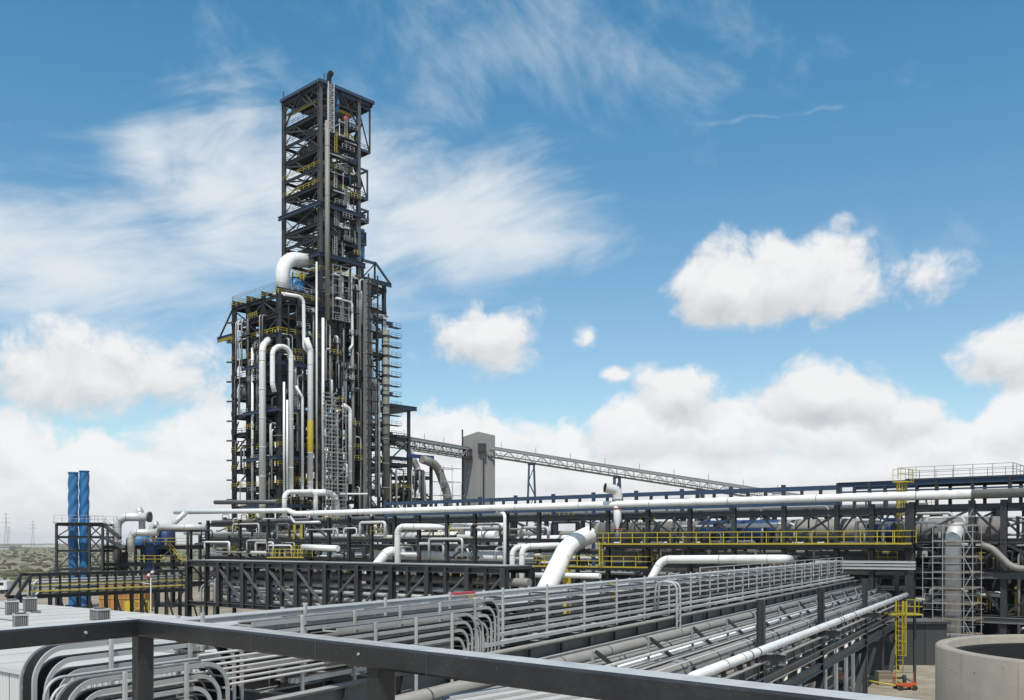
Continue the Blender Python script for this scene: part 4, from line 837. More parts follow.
for i in range(12): x0_ = a_ + (b_ - a_) * i / 12; bar(sb, 'top_cover', S(x0_ + .03, -1.5, 8.42), S(x0_ + (b_ - a_) / 12 - .03, -1.5, 8.42), 3.1, .08, 'steel_grey')
k = 0
for z in (4.95, 5.5, 6.05, 6.6):
    for n, who in ((-.7, 'front'), (-1.9, 'rear')):
        lab = '%s pale pipe in the dark cable bridge, %s' % (who, ['lowest of four', 'second from the bottom', 'third from the bottom', 'topmost of four'][[4.95, 5.5, 6.05, 6.6].index(z)])
        pipe('bridge_pipe', lab, [S(a_ + 3.5, n, z), S(b_ - .6, n, z)], .17, 'galv', bands=4, group='pipes stacked inside the dark bridge', seg=12)
pipe('bridge_pipe', 'thick grey pipe above the stacked ones in the dark bridge', [S(a_ + 2, -1.4, 7.3), S(b_ + 1, -1.4, 7.3)], .3, 'pipe_grey', bands=5)
for j, px in enumerate((197, 202, 211)): pipe('drop_pipe', ['left', 'middle', 'right'][j] + ' thin pale conduit dropping at the left end of the dark bridge', [S(spx(px), -.4, 0), S(spx(px), -.4, 6.2 + j * .4), S(a_ + 5, -.9, 6.4 + j * .4)], .12, 'galv', rad=.7, seg=10)

HAZE = 0.00004

# ------------------------------------------------------------------ long cable and pipe bridge running away from the eye
br = thing('tray_bridge', B(45, 1, 0), 'long grey steel bridge carrying cable trays and pipes away to the right', 'bridge')
TC = [BR(x, 4.0) for x in (400, 761, 821, 865, 897)]
t_n, t_f = BR(150, 0), TC[-1] + .4
for i, t in enumerate(TC):
    if i: bar(br, 'column', B(t, 4.0, 0), B(t, 4.0, 7.7), .3, .3, 'steel', 'I', side=BT)
    bar(br, 'column', B(t, -2.6, 0), B(t, -2.6, 7.0), .45, .45, 'steel', 'I', side=BT)
    if i:
        bar(br, 'cross_beam', B(t, -2.6, 3.3), B(t, 4, 3.3), .3, .45, 'steel_grey', 'I'); bar(br, 'cross_beam', B(t, -2.6, 5.3), B(t, 5.0, 5.3), .3, .45, 'steel_grey', 'I')
        bar(br, 'brace', B(t + .3, 4, 3.3), B(t - 4, 4, 0), .3, .3, 'steel'); bar(br, 'brace', B(t, 4, 3.1), B(t, -2.6, .2), .25, .25, 'steel')
for i in range(3): t = [BR(250, 0.9), BR(400, .9), BR(549, .9)][i]; bar(br, 'column', B(t, .92, 0), B(t, .92, 6.6), .4, .4, 'steel_grey', 'I', side=BT); bar(br, 'column', B(t, -2.6, 0), B(t, -2.6, 6.6), .4, .4, 'steel_grey', 'I', side=BT)
for s, z, h, w, a in ((.92, 6.72, .55, .3, t_n), (-2.6, 6.72, .55, .3, t_n), (2.8, 5.85, .3, .26, BR(420, 2.8)), (4.0, 4.95, .36, .28, BR(640, 4)), (4.0, 4.35, .36, .28, BR(640, 4)), (4.0, 3.6, .4, .3, BR(640, 4)), (-.9, 6.6, .3, .2, t_n)):
    n = max(1, round((t_f - a) / 6)); d = (t_f - a) / n
    for i in range(n): bar(br, 'girder', B(a + i * d + .02, s, z), B(a + (i + 1) * d - .02, s, z), w, h, 'steel_grey', 'I')
    if s in (.92, 4.0, 2.8) and z > 4.9:
        k = a
        while k < t_f - 1: k += 2.1; bar(br, 'stiffener', B(k, s + w / 2 - .03, z - h / 2 - .12), B(k, s + w / 2 - .03, z + h / 2 - .06), .1, .08, 'steel', side=BT)
t = t_n
while t < t_f - 1:                              # deck members between the girders
    bar(br, 'deck_beam', B(t, -2.5, 6.78), B(t, .78, 6.78), .22, .3, 'steel_grey', 'I')
    if t < 44: bar(br, 'plan_brace', B(t, -2.4, 6.55), B(t + 2.9, .75, 6.55), .16, .16, 'steel_grey')
    t += 3.0
t = BR(600, 3)
while t < t_f - 4:                              # pairs of struts between the pipe levels
    bar(br, 'strut', B(t, 2.72, 6.0), B(t + 1.1, 2.3, 6.75), .08, .08, 'steel_grey'); bar(br, 'strut', B(t + 2.4, 2.72, 6.0), B(t + 1.3, 2.3, 6.75), .1, .1, 'steel')
    bar(br, 'strut', B(t, 3.86, 5.1), B(t + 1.0, 3.82, 5.9), .08, .08, 'steel_grey'); bar(br, 'strut', B(t + 2.2, 3.86, 5.1), B(t + 1.2, 3.82, 5.9), .1, .1, 'steel')
    t += 4.6
for s, z, w, lab in ((.28, 7.36, .16, 0), (.62, 7.2, .2, 0)):
    n = 14; d = (t_f - t_n - 3) / n
    for i in range(n): bar(br, 'cover_strip', B(t_n + 3 + i * d + .02, s, z), B(t_n + 3 + (i + 1) * d - .02, s, z), w, .1, 'galv')
t = t_n + 1
while t < t_f: bar(br, 'tie_plate', B(t, .2, 7.27), B(t, .72, 7.12), .3, .03, 'galv'); t += 4.4
# tiers of covered trays
def tray(name, label, pts, s_c, w, hr=.095, covers=False, rungs=0, cables=True, m='galv', rad=.7, group=None):
    """ladder tray along a path of (t, z) at offset s_c; side rails, covers or rungs, cables"""
    path = fillet([B(t, s_c, z) for t, z in pts], rad, 10) if len(pts) > 2 else [B(t, s_c, z) for t, z in pts]
    o = thing(name, path[0], label, 'cable tray', group)
    for e in (-1, 1): MB().sweep([p + BS * e * w / 2 for p in path], BS, [(-.015, -hr / 2), (.015, -hr / 2), (.015, hr / 2), (-.015, hr / 2)]).build('side_rail', m, o)
    if cables: MB().sweep(path, BS, [(-w * .4, -hr * .2), (w * .4, -hr * .2), (w * .34, hr * .22), (-w * .34, hr * .22)]).build('cables', 'black', o)
    if covers:
        a, b = path[0], path[-1]; L = (b - a).length; n = max(1, round(L / 3)); d = (b - a) / n
        for i in range(n): bar(o, 'cover_panel', a + d * i + d.normalized() * .015 + Z * (hr / 2 + .012), a + d * (i + 1) - d.normalized() * .015 + Z * (hr / 2 + .012 + (i % 2) * .002), w + .06, .02, m)
    if rungs:
        acc = 0
        for a, b in zip(path, path[1:]):
            L = (b - a).length
            if L == 0: continue
            tn = (b - a) / L
            while acc < L:
                c = a + tn * acc; up = BS.cross(tn) * hr * .3; bar(o, 'rung', c - BS * (w / 2 - .02) - up, c + BS * (w / 2 - .02) - up, .05, .035, m); acc += rungs
            acc -= L
    return o
names = ['topmost', 'second', 'third', 'fourth', 'lowest']
for k, z in enumerate((8.5, 8.25, 8.0, 7.75, 7.5)):
    tray('cable_tray', '%s tier of the long covered cable trays on the bridge' % names[k], [(t_n + .5 * k, z), (t_f - 2, z)], -.28, .5, hr=.085, covers=k < 2, rungs=0 if k < 2 else .6, group='tiers of long cable trays')
for k, (s, z) in enumerate(((-1.15, 8.22), (-1.7, 7.9))):
    tray('cable_tray', ['covered tray just behind the front tiers', 'covered tray at the far edge of the bridge'][k], [(t_n + 1.5, z), (t_f - 2, z)], s, .5, covers=True, group='rear cable trays')
for k, z in enumerate((8.5, 8.25, 8.0)):       # the trays turn right at the far end
    o = thing('cable_tray', B(t_f - 1.7, 0, z), '%s cable tray turning right across the far end of the bridge' % ['upper', 'middle', 'lower'][k], 'cable tray', 'trays across the far end')
    bar(o, 'cover_panel', B(t_f - 1.7, -2, z + .08), B(t_f - 1.7, 5.5, z + .08), .55, .03, 'galv')
    for e in (-.25, .25): bar(o, 'side_rail', B(t_f - 1.7 + e, -2, z), B(t_f - 1.7 + e, 5.5, z), .03, .13, 'galv')
tr = thing('tray_posts', B(40, 0, 7), 'row of thin pale posts holding the tiers of cable trays', 'posts'); tr.name = 'tray_support'
t = t_n + 1.2; i = 0
while t < t_f - 2:
    bar(tr, 'post', B(t, .03, 6.95), B(t, .03, 8.68), .06, .06, 'galv', side=BT); bar(tr, 'post', B(t, -.62, 6.95), B(t, -.62, 8.6), .06, .06, 'galv', side=BT)
    for z in (8.4, 8.15, 7.9, 7.65, 7.4): bar(tr, 'arm', B(t + .04, .02, z - .01), B(t + .04, -1.95, z - .01), .05, .05, 'galv')
    t += 2.9; i += 1
for k, (px, z) in enumerate(((470, 8.5), (475, 7.75), (610, 8.5), (612, 8.0), (720, 8.25), (850, 8.0))): bar(tr, 'tag_plate', B(BR(px, .0) - .12, .02, z), B(BR(px, .0) + .12, .02, z), .02, .07, 'yellow')
bar(tr, 'tag_plate', B(BR(455, -.1), -.2, 8.6), B(BR(455, -.1) + 1.1, -.2, 8.6), .2, .06, 'red', label='red plate lying on the top tray')
wpq = pipe('bridge_pipe', 'white pipe half hidden behind the cable tray tiers', [B(BR(600, -2), -2.1, 7.95), B(t_f - 4, -2.1, 7.95)], .26, 'white')
ps = thing('dark_posts', B(50, -1.9, 7), 'row of short dark posts in front of the half hidden white pipe', 'posts'); ps.name = 'post_row'
for i in range(34): t = BR(600, -2) + i * 1.1; bar(ps, 'post', B(t, -1.78, 7.0), B(t, -1.78, 8.4), .3, .12, 'steel', side=BT)
bar(ps, 'sill', B(BR(600, -2), -1.78, 6.95), B(t_f - 4, -1.78, 6.95), .2, .1, 'steel')
rl = thing('tray_handrail', B(60, .2, 8), 'thin pale railing along the far half of the tray tiers', 'railing'); handrail(rl, [B(BR(700, .15), .15, 7.6), B(t_f - 2, .15, 7.6)], 'galv', h=1.25, sp=2.9, r=.045)
# pipes on the bridge
def bp(label, s, z, r, m, px0, bands=3.4, drop=None, end=None):
    t0, t1 = BR(px0, s), (end or t_f - 1)
    pts = ([B(t0, s, 0), B(t0, s, z)] if drop else [B(t0, s, z)]) + [B(t1, s, z)]
    return pipe('bridge_pipe', label, pts, r, m, rad=r * 3, bands=bands, bm='steel_grey' if m == 'pipe_grey' else m, seg=18)
bp('dirty grey pipe close under the bridge girder', 1.42, 6.42, .2, 'pipe_grey', 380)
bp('grey pipe in the second row under the bridge girder', 1.95, 6.2, .2, 'pipe_grey', 380)
bp('slim white pipe beside the two grey ones on the bridge', 2.42, 6.1, .12, 'white', 380)
bp('thickest grey pipe slung low on the near side of the bridge', 3.38, 5.72, .36, 'pipe_grey', 440, bands=4)
bp('white pipe on the bridge outriggers that bends down at its near end', 4.75, 5.95, .17, 'white', 688, bands=4, drop=True)
bp('dim grey pipe lowest between the bridge columns', 3.0, 3.95, .25, 'pipe_grey', 600)
bp('second dim grey pipe lowest between the bridge columns', 1.6, 4.0, .3, 'pipe_grey', 560)
for i, px in enumerate((690, 715, 737, 756, 770, 785, 799.5, 813, 825, 836, 846, 853, 861)):
    t = BR(px, 3.35); pipe('drop_pipe', 'white upright drop pipe under the bridge, %s from the far end' % ['thirteenth', 'twelfth', 'eleventh', 'tenth', 'ninth', 'eighth', 'seventh', 'sixth', 'fifth', 'fourth', 'third', 'second', 'first'][i], [B(t, 3.35, 0), B(t, 3.35, 5.2)], .12, 'white', group='white drop pipes under the bridge', seg=12)
t = BR(676, 1.25)
ld = thing('ladder', B(t, 1.25, 0), 'grey upright ladder with looped handholds standing against the bridge', 'ladder')
for e in (-.2, .2):
    MB().tube(fillet([B(t + e, 1.35, 0), B(t + e, 1.35, 8.4), B(t + e, .5, 8.5), B(t + e, .4, 7.3)], .3), .045, 8).build('stile', 'galv', ld)
for i in range(26): bar(ld, 'rung', B(t - .2, 1.35, .3 + i * .3), B(t + .2, 1.35, .3 + i * .3), .05, .05, 'galv')
# more small lines strapped along the near side of the bridge
q = random.Random(71); od = ['first', 'second', 'third', 'fourth', 'fifth', 'sixth', 'seventh', 'eighth', 'ninth', 'tenth']
for k in range(10):
    s_, z_ = [(.98, 7.05), (1.05, 6.98), (1.12, 7.04), (1.25, 6.62), (2.2, 6.42), (2.62, 6.32), (3.0, 6.12), (3.75, 6.1), (4.25, 5.2), (4.3, 4.62)][k]
    pipe('conduit', od[k] + ' slim conduit strapped to the bridge, counted from the trays outwards', [B(BR(420, s_) + q.uniform(0, 8), s_, z_), B(t_f - q.uniform(1, 5), s_, z_)], q.choice([.03, .045, .06]), q.choice(['galv', 'pipe_grey', 'steel_grey', 'pipe_grey']), seg=8, bands=3.1, bm='steel_grey', group='slim conduits on the bridge')
for k in range(40): t = q.uniform(BR(560, 1.5), t_f - 2); s_, z_, r_ = q.choice([(1.42, 6.42, .2), (1.95, 6.2, .2), (3.38, 5.72, .36), (4.75, 5.95, .17)]); bar(br, 'clamp', B(t, s_, z_), B(t + .09, s_, z_), r_ * 2.22, r_ * 2.22, q.choice(['steel', 'steel_grey', 'galv']), 'rod'); bar(br, 'shoe', B(t + .05, s_, z_ - r_ - .22), B(t + .05, s_, z_ - r_ + .03), .16, .12, 'steel', side=BT)
# looped ladder trays at the near end
def bank(px0, px1, s, n, z0, w, who, zb, step=.26, sp=.24, loop=True):
    a, b = BR(px0, s), BR(px1, s)
    for k in range(n):
        i_ = k * step * 1.0
        tray('looped_tray', '%s ladder tray of the %s' % (['outermost', 'second', 'third', 'fourth', 'fifth', 'sixth', 'innermost'][k if k < n - 1 else 6], who), ([(a + i_, zb)] if loop else []) + [(a + (i_ if loop else 0), z0 - k * step), (b - i_, z0 - k * step), (b - i_, zb)], s, w, hr=.075, rungs=sp, rad=.5 - .035 * k, group=who)
    o = thing('tray_stand', B((a + b) / 2, s, zb), 'pale upright struts bracing the ' + who, 'struts')
    m = max(2, int((b - a) / 1.6))
    for j in range(m): t = a + (b - a) * (j + .8) / (m + .6); bar(o, 'strut', B(t, s + w / 2 + .06, zb), B(t, s + w / 2 + .06, z0 + .08), .055, .055, 'galv', side=BT)
bank(28, 236, .5, 6, 8.38, .3, 'looped tray stack at the lower left corner', 3, step=.2)
bank(60, 222, 1.15, 5, 7.9, .28, 'lower looped trays just inside the corner stack', 3, step=.19)
bank(245, 493, .52, 5, 8.44, .36, 'looped tray stack bending down at picture centre', 3, step=.2, loop=False)
bank(330, 470, 1.05, 4, 8.2, .36, 'nearer looped tray stack bending down at picture centre', 3, step=.19, loop=False)
for k in range(7):
    a, b = BR(200, .9) + k * .05, BR(484, .9) - k * .12; pipe('conduit', ['first', 'second', 'third', 'fourth', 'fifth', 'sixth', 'seventh'][k] + ' thin conduit bent down between the central tray stacks', [B(a, .86, 8.0 - k * .1), B(b, .86, 8.0 - k * .1), B(b, .86, 3)], .028, 'galv', rad=.4, seg=8, group='conduits between the central tray stacks')
    a, b = BR(45, .85) + k * .1, BR(226, .85) - k * .1; pipe('conduit', ['first', 'second', 'third', 'fourth', 'fifth', 'sixth', 'seventh'][k] + ' thin conduit looped among the corner tray stacks', [B(a, .83, 3), B(a, .83, 7.95 - k * .13), B(b, .83, 7.95 - k * .13), B(b, .83, 3)], .026, 'galv', rad=.3, seg=8, group='conduits among the corner tray stacks')
# steel and conduit under the near trays
for k in range(4): pipe('conduit', ['first', 'second', 'third', 'fourth'][k] + ' pale conduit crossing low under the near trays, from the front', [B(15 + k * .8, 6, 5.6), B(24 + k * 1.2, 1.8, 5.7), B(36, 1.6 - k * .15, 5.75)], .06, 'galv', rad=1, seg=8, group='conduits under the near trays')

# ------------------------------------------------------------------ right-hand side
ra = [tpx(x) for x in (912, 972, 1004)] + [tpx(1060), tpx(1130)]
r4 = rack('dark heavy steel frame full of pipes behind the round tank', ra, [3.6, 7.5, 10.2, 13.2], 13.7, n0=0, n1=-9, cw=.5, seed=23, brace=.95)
for n_ in (-4.5,):
    for x in ra: bar(r4, 'column', K(x + 1.3, n_, 0), K(x + 1.3, n_, 13), .3, .3, 'steel', 'I', side=RT)
q = random.Random(77)
for i in range(26): x = q.uniform(ra[1], ra[-1]); n_ = q.uniform(-8, -1); z = q.choice([.1, 3.9, 7.8, 7.8, 10.5]); bar(r4, 'hanger', K(x, n_, z), K(x, n_, z + q.uniform(1.5, 2.6)), .16, .16, q.choice(['steel', 'steel_grey', 'galv', 'yellow' if i % 5 == 0 else 'steel']), side=RT)
for i in range(14): x = q.uniform(ra[1], ra[-2]); n_ = q.uniform(-7, -1); MB().tube(fillet([K(x, n_, q.choice([0, 3.8, 7.7])), K(x, n_, q.uniform(9, 12.5)), K(x + q.uniform(2, 6), n_, q.uniform(9, 12.5))], .6), q.uniform(.08, .22), 8).build('small_pipe', q.choice(['galv', 'pipe_grey', 'steel_grey', 'clad']), r4)
for z in (3.4, 7.2): bar(r4, 'front_girder', K(ra[1], .3, z), K(ra[-1], .3, z), .3, .5, 'steel_grey', 'I')
crowd(r4, ra[0], ra[-1], -8.5, -.6, [.1, 3.8, 7.7, 10.4], 110, 64)
for j, (x_, h_, lab) in enumerate(((ra[1] + 2, 9.5, 'tall dark cabin behind the heavy frame at the right edge'), (ra[0] - 3, 8.4, 'dark cabin behind the scaffolded silver duct'))):
    t = thing('plant_cabin', K(x_, -14, 0), lab, 'shed')
    for i in range(7): bar(t, 'wall_panel', K(x_ - 7 + i * 3, -12, 0), K(x_ - 7 + i * 3, -12, h_), 2.94, 3, ['deck', 'steel'][(i + j) % 2], side=RT)
    bar(t, 'roof', K(x_ - 9, -12, h_ + .12), K(x_ + 13, -12, h_ + .12), 3.4, .22, 'steel_grey')
rp('pale S-shaped pipe slanting through the dark frame at the right edge', [(981, 545, .9), (992, 548, .9), (1012, 568, .9), (1075, 572, .9)], .28, 'pipe_grey', rad=1.6)
# upright silver duct inside its scaffold
tv = tpx(953, 2.4)
sd_ = MB().tube(fillet([K(tv, -3.2, 11.25), K(tv, 2.4, 11.1), K(tv, 2.4, 0)], 1.3, 10), .66, 26).build('upright_duct', 'clad'); tag(sd_, 'shiny upright silver duct inside a scaffold', 'duct')
for z in (1.5, 3.7, 5.9, 8.1, 9.7): bar(sd_, 'joint_band', K(tv, 2.4, z), K(tv, 2.4, z + .12), 1.4, 1.4, 'clad', 'rod')
sc_ = thing('scaffold', K(tv, 2.4, 0), 'light tube scaffold round the upright silver duct', 'scaffold'); mb = MB(); T4 = [tv - 2.3, tv - .9, tv + .9, tv + 1.5]; T5 = [tv - 3.6] 
xs_ = [tpx(923, 3.8), tpx(933, 3.8), tpx(943, 3.8), tpx(964, 3.8), tpx(973, 3.8)]
for i, x in enumerate(xs_):
    for n_ in (3.9, .9): mb.bar(K(x, n_, 0), K(x, n_, 9.3 if i == 0 else 11.6), .045)
for j in range(9):
    z = .9 + j * 1.32; e = 0 if z < 9 else 1
    for dz in (0, .8):
        for n_ in (3.9, .9): mb.bar(K(xs_[e], n_, z + dz), K(xs_[-1] + .2, n_, z + dz), .038)
    for x in xs_[e:]: mb.bar(K(x, .7, z), K(x, 4.1, z), .038)
    s = j % 2; mb.bar(K(xs_[3 + s], 3.9, z), K(xs_[4 - s], 3.9, z + 1.32), .05); 
mb.build('tubes', 'scaff', sc_, kind='stuff')
for j in range(1, 9): z = .97 + j * 1.32; bar(sc_, 'board', K(xs_[1], 3.4, z), K(xs_[-1] + .2, 3.4, z), .8, .06, 'board'); bar(sc_, 'board', K(xs_[1], 1.35, z), K(xs_[-1], 1.35, z), .7, .06, 'board')
# lower yellow ladder and its landing
g = V(((899.5 - CX) / F * 68, 68, 0))
caged_ladder('caged_ladder', 'yellow caged ladder rising from the ground near the round tank', g, (1, .1, 0), (.1, -1, 0), 5.9, w=.5, cage=2.1, sp=1.0, th=.06)
l = thing('ladder_landing', g + Z * 5, 'small yellow railed landing at the head of the lower caged ladder', 'landing'); bar(l, 'floor', g + V((-.9, .3, 4.95)), g + V((1.5, .3, 4.95)), 1.2, .1, 'yellow'); handrail(l, [g + V((.4, -.3, 5)), g + V((1.5, -.3, 5)), g + V((1.5, .9, 5))], 'yellow', sp=.6, r=.045, h=1.0)
for x_ in (-.9, 1.4): bar(l, 'leg', g + V((x_, .8, 0)), g + V((x_, .8, 4.9)), .16, .16, 'steel')
# round concrete tank
tc_ = V((19.2, 30.3, 0)); tk = thing('round_tank', tc_, 'open round concrete tank at the lower right corner', 'tank'); r_ = 5.35; zr = 6.62; nseg = 96
MB().lathe(tc_, [(r_, 0), (r_, zr - .05), (r_ - .05, zr), (r_ - .36, zr), (r_ - .4, zr - .04), (r_ - .4, 0)], nseg).build('wall', 'concrete', tk)
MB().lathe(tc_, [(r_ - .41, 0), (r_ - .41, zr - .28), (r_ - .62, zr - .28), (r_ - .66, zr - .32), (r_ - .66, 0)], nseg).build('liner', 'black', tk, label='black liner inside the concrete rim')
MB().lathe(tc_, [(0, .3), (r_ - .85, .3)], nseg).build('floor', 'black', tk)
q = random.Random(5)
for i in range(16):
    a = R(150 + q.random() * 150); z = q.uniform(2.5, zr - .4); c = tc_ + V((math.cos(a), math.sin(a), 0)) * (r_ + .001) + Z * z; rr = q.uniform(.01, .022)
    if q.random() < .5: z = 2.6 + .95 * (i % 5) + q.uniform(-.1, .1); c.z = z
    d = V((math.cos(a), math.sin(a), 0)); bar(tk, 'air_hole', c - d * .003, c + d * .002, rr * 2, rr * 2.2, 'deck', 'rod')
for a in range(164, 301, 23): d = V((math.cos(R(a)), math.sin(R(a)), 0)); c = tc_ + d * (r_ + .001); bar(tk, 'form_joint', c, c + Z * (zr - .1), .006, .014, 'concrete', side=d)
# cart, box, pole and worker on the ground
c = V(((905 - CX) / F * 65.5, 65.5, 0)); ct = thing('hand_cart', c, 'small orange-red cart with tall frame on the sandy ground', 'cart')
bar(ct, 'tray', c + V((-.55, 0, .28)), c + V((.65, .1, .28)), .8, .12, 'orange'); bar(ct, 'side_board', c + V((-.55, -.4, .42)), c + V((.65, -.3, .42)), .05, .2, 'orange')
for dx in (-.45, .5): bar(ct, 'wheel', c + V((dx, -.5, .17)), c + V((dx, -.4, .17)), .34, .34, 'rubber', 'rod'); bar(ct, 'wheel', c + V((dx, .45, .17)), c + V((dx, .55, .17)), .34, .34, 'rubber', 'rod')
for dx in (-.6, .7): bar(ct, 'frame_post', c + V((dx, .3, .2)), c + V((dx, .3, 1.15)), .05, .05, 'orange')
bar(ct, 'frame_rail', c + V((-.6, .3, 1.1)), c + V((.7, .3, 1.1)), .04, .04, 'steel'); bar(ct, 'gas_bottle', c + V((0, .1, .35)), c + V((0, .1, 1.0)), .26, .26, 'steel', 'rod')
c2 = c + V((-.6, 2.2, 0)); bx = thing('wooden_crate', c2, 'weathered grey crate behind the orange cart', 'crate')
for i in range(4): bar(bx, 'plank', c2 + V((-.45, -.4, .13 + i * .22)), c2 + V((.45, -.4, .13 + i * .22)), .04, .2, 'board'); bar(bx, 'plank', c2 + V((-.45, .4, .13 + i * .22)), c2 + V((.45, .4, .13 + i * .22)), .04, .2, 'board')
for s in (-1, 1): bar(bx, 'end', c2 + V((s * .48, -.42, .45)), c2 + V((s * .48, .42, .45)), .04, .9, 'board')
bar(bx, 'lid', c2 + V((-.5, 0, .93)), c2 + V((.5, 0, .93)), .9, .05, 'board')
o = MB().tube([c + V((-2.6, 1.6, .5)), c + V((-.7, -.2, .3))], .05, 8).build('pole', 'yellow'); tag(o, 'yellow pole leaning on the left of the orange cart', 'pole')
def person(loc, rz):
    """one continuous skinned body; vest, trousers and helmet are children"""
    loc = V(loc); t = thing('person', loc, 'worker in orange jacket and dark trousers standing between the white drop pipes', 'person')
    v = [(0, 0, .95), (0, 0, 1.2), (0, 0, 1.42), (0, .01, 1.52), (0, .02, 1.64), (0, .02, 1.74), (.1, 0, .9), (.11, .02, .5), (.11, -.02, .08), (.11, .12, .04), (-.1, 0, .9), (-.11, .05, .5), (-.11, 0, .08), (-.11, .14, .04), (.19, 0, 1.4), (.25, .03, 1.12), (.22, .2, .92), (.2, .27, .86), (-.19, 0, 1.4), (-.25, .03, 1.12), (-.22, .2, .92), (-.2, .27, .86)]
    e = [(0, 1), (1, 2), (2, 3), (3, 4), (4, 5), (0, 6), (6, 7), (7, 8), (8, 9), (0, 10), (10, 11), (11, 12), (12, 13), (2, 14), (14, 15), (15, 16), (16, 17), (2, 18), (18, 19), (19, 20), (20, 21)]
    rr = [.16, .15, .17, .06, .095, .085, .11, .075, .05, .045, .11, .075, .05, .045, .075, .055, .04, .045, .075, .055, .04, .045]
    def skin(name, vi, m, grow, par):
        vi = list(vi); ix = {a: b for b, a in enumerate(vi)}
        me = bpy.data.meshes.new(name); me.from_pydata([v[i] for i in vi], [(ix[a], ix[b]) for a, b in e if a in ix and b in ix], []); me.materials.append(MATS[m])
        o = put(name, me, Matrix.Translation(loc) @ Matrix.Rotation(rz, 4, 'Z'), par)
        sk = o.modifiers.new('skin', 'SKIN'); sk.use_smooth_shade = True; sd2 = o.modifiers.new('sub', 'SUBSURF'); sd2.levels = sd2.render_levels = 2
        for j, i in enumerate(vi): k = rr[i] + grow; me.skin_vertices[0].data[j].radius = (k * (1.25 if i in (0, 1, 2) else 1), k)
        me.skin_vertices[0].data[0].use_root = True
        return o
    b = skin('body', range(22), 'skin', 0, t)
    skin('jacket', [1, 2, 14, 15, 16, 18, 19, 20], 'orange', .025, b); skin('trousers', [0, 6, 7, 8, 10, 11, 12], 'trousers', .022, b)
    MB().lathe(loc + V((0, 0, 1.72)), [(.15, -.03), (.13, -.02), (.125, .04), (.08, .11), (0, .13)], 14).build('helmet', 'white', b)
person((at(840.3, 0, 63).x, 63, 0), R(200))
pipe('ground_pipe', 'thick grey pipe lying low on the ground behind the lower yellow ladder', [K(ra[0] - 8, 5.5, .9), K(ra[1] + 2, 5.5, .9)], .55, 'pipe_grey', bands=4, seg=20)
pipe('ground_pipe', 'thinner dark pipe above the thick one on the ground', [K(ra[0] - 8, 5.0, 2.2), K(ra[1] + 2, 5.0, 2.2)], .3, 'steel_grey', bands=4)
for i, (px, D, w, h, m, lab) in enumerate(((885, 80, 9, 3.4, 'deck', 'dark low shed behind the lower yellow ladder'), (800, 74, 12, 2.6, 'deck', 'dark low shed under the far part of the bridge'))):
    c = at(px, HY, D); t = thing('low_shed', (c.x, D, 0), lab, 'shed')
    for j in range(5): bar(t, 'wall_panel', (c.x - w / 2 + (j + .5) * w / 5, D, 0), (c.x - w / 2 + (j + .5) * w / 5, D, h), w / 5 - .04, 3, m)
    MB().prism([(c.x - w / 2 - .2, D - 1.8), (c.x + w / 2 + .2, D - 1.8), (c.x + w / 2 + .2, D + 1.8), (c.x - w / 2 - .2, D + 1.8)], h + .003, h + .2).build('roof', 'steel', t)

# ------------------------------------------------------------------ left-hand side: chimneys, boiler plant, trestle
def strake(px, D, h, lab):
    c = V((at(px, 0, D).x, D, 0)); t = thing('chimney', c, lab, 'chimney', 'pair of blue chimneys')
    bar(t, 'base_ring', c, c + Z * .5, 2.3, 2.3, 'blue_dark', 'rod')
    n, m = 70, 30; vv = []                      # spirally lobed shaft, plain below
    for i in range(n + 1):
        z = .4 + (h - .4) * i / n; f = max(0, min(1, (z / h - .34) / .06)) * (1 if i < n - 1 else .3)
        for k in range(m):
            a = k * 2 * math.pi / m; rr = .68 + .085 * f * (abs(math.cos(1.5 * (a - z * .95))) ** .7 * 2 - 1); vv.append(c + V((rr * math.cos(a), rr * math.sin(a), z)))
    f_ = [(i * m + k, i * m + (k + 1) % m, (i + 1) * m + (k + 1) % m, (i + 1) * m + k) for i in range(n) for k in range(m)]
    MB().add(vv, f_, True).build('shaft', 'blue', t)
    MB().lathe(c, [(.62, h - .15), (.78, h - .15), (.78, h + .02), (.6, h + .02), (.56, h - 3)], 26).build('rim', 'blue', t)
strake(73.2, 148, 20.9, 'left one of the two blue chimneys with spiral fins'); strake(84.2, 149, 21.2, 'right one of the two blue chimneys with spiral fins')
cf_ = thing('chimney_scaffold', V((at(80, 0, 148).x, 148, 0)), 'dark steel frame with railed top around the blue chimneys', 'steel frame')
X0_, X1_ = at(58, 0, 146).x, at(104, 0, 146).x; xm = at(91, 0, 146).x
for x in (X0_, xm, X1_):
    for y in (145.5, 152): bar(cf_, 'column', (x, y, 0), (x, y, 12.9), .32, .32, 'steel', 'I')
for z in (3.2, 6, 8.8, 10.9, 12.8):
    for y in (145.5, 152): bar(cf_, 'beam', (X0_, y, z), (X1_, y, z), .25, .35, 'steel', 'I')
    for x in (X0_, X1_): bar(cf_, 'beam', (x, 145.5, z - .02), (x, 152, z - .02), .25, .33, 'steel', 'I')
for i, (z0, z1) in enumerate(((3.2, 6), (6, 8.8), (8.8, 10.9), (10.9, 12.8))): bar(cf_, 'brace', (xm, 145.4, z0), (X1_, 145.4, z1), .16, .16, 'steel'); bar(cf_, 'brace', (X1_, 145.4, z0), (xm, 145.4, z1), .16, .16, 'steel'); bar(cf_, 'brace', (X0_, 145.4, z0 if i % 2 else z1), (X0_ + 3, 145.4, z1 if i % 2 else z0), .14, .14, 'steel')
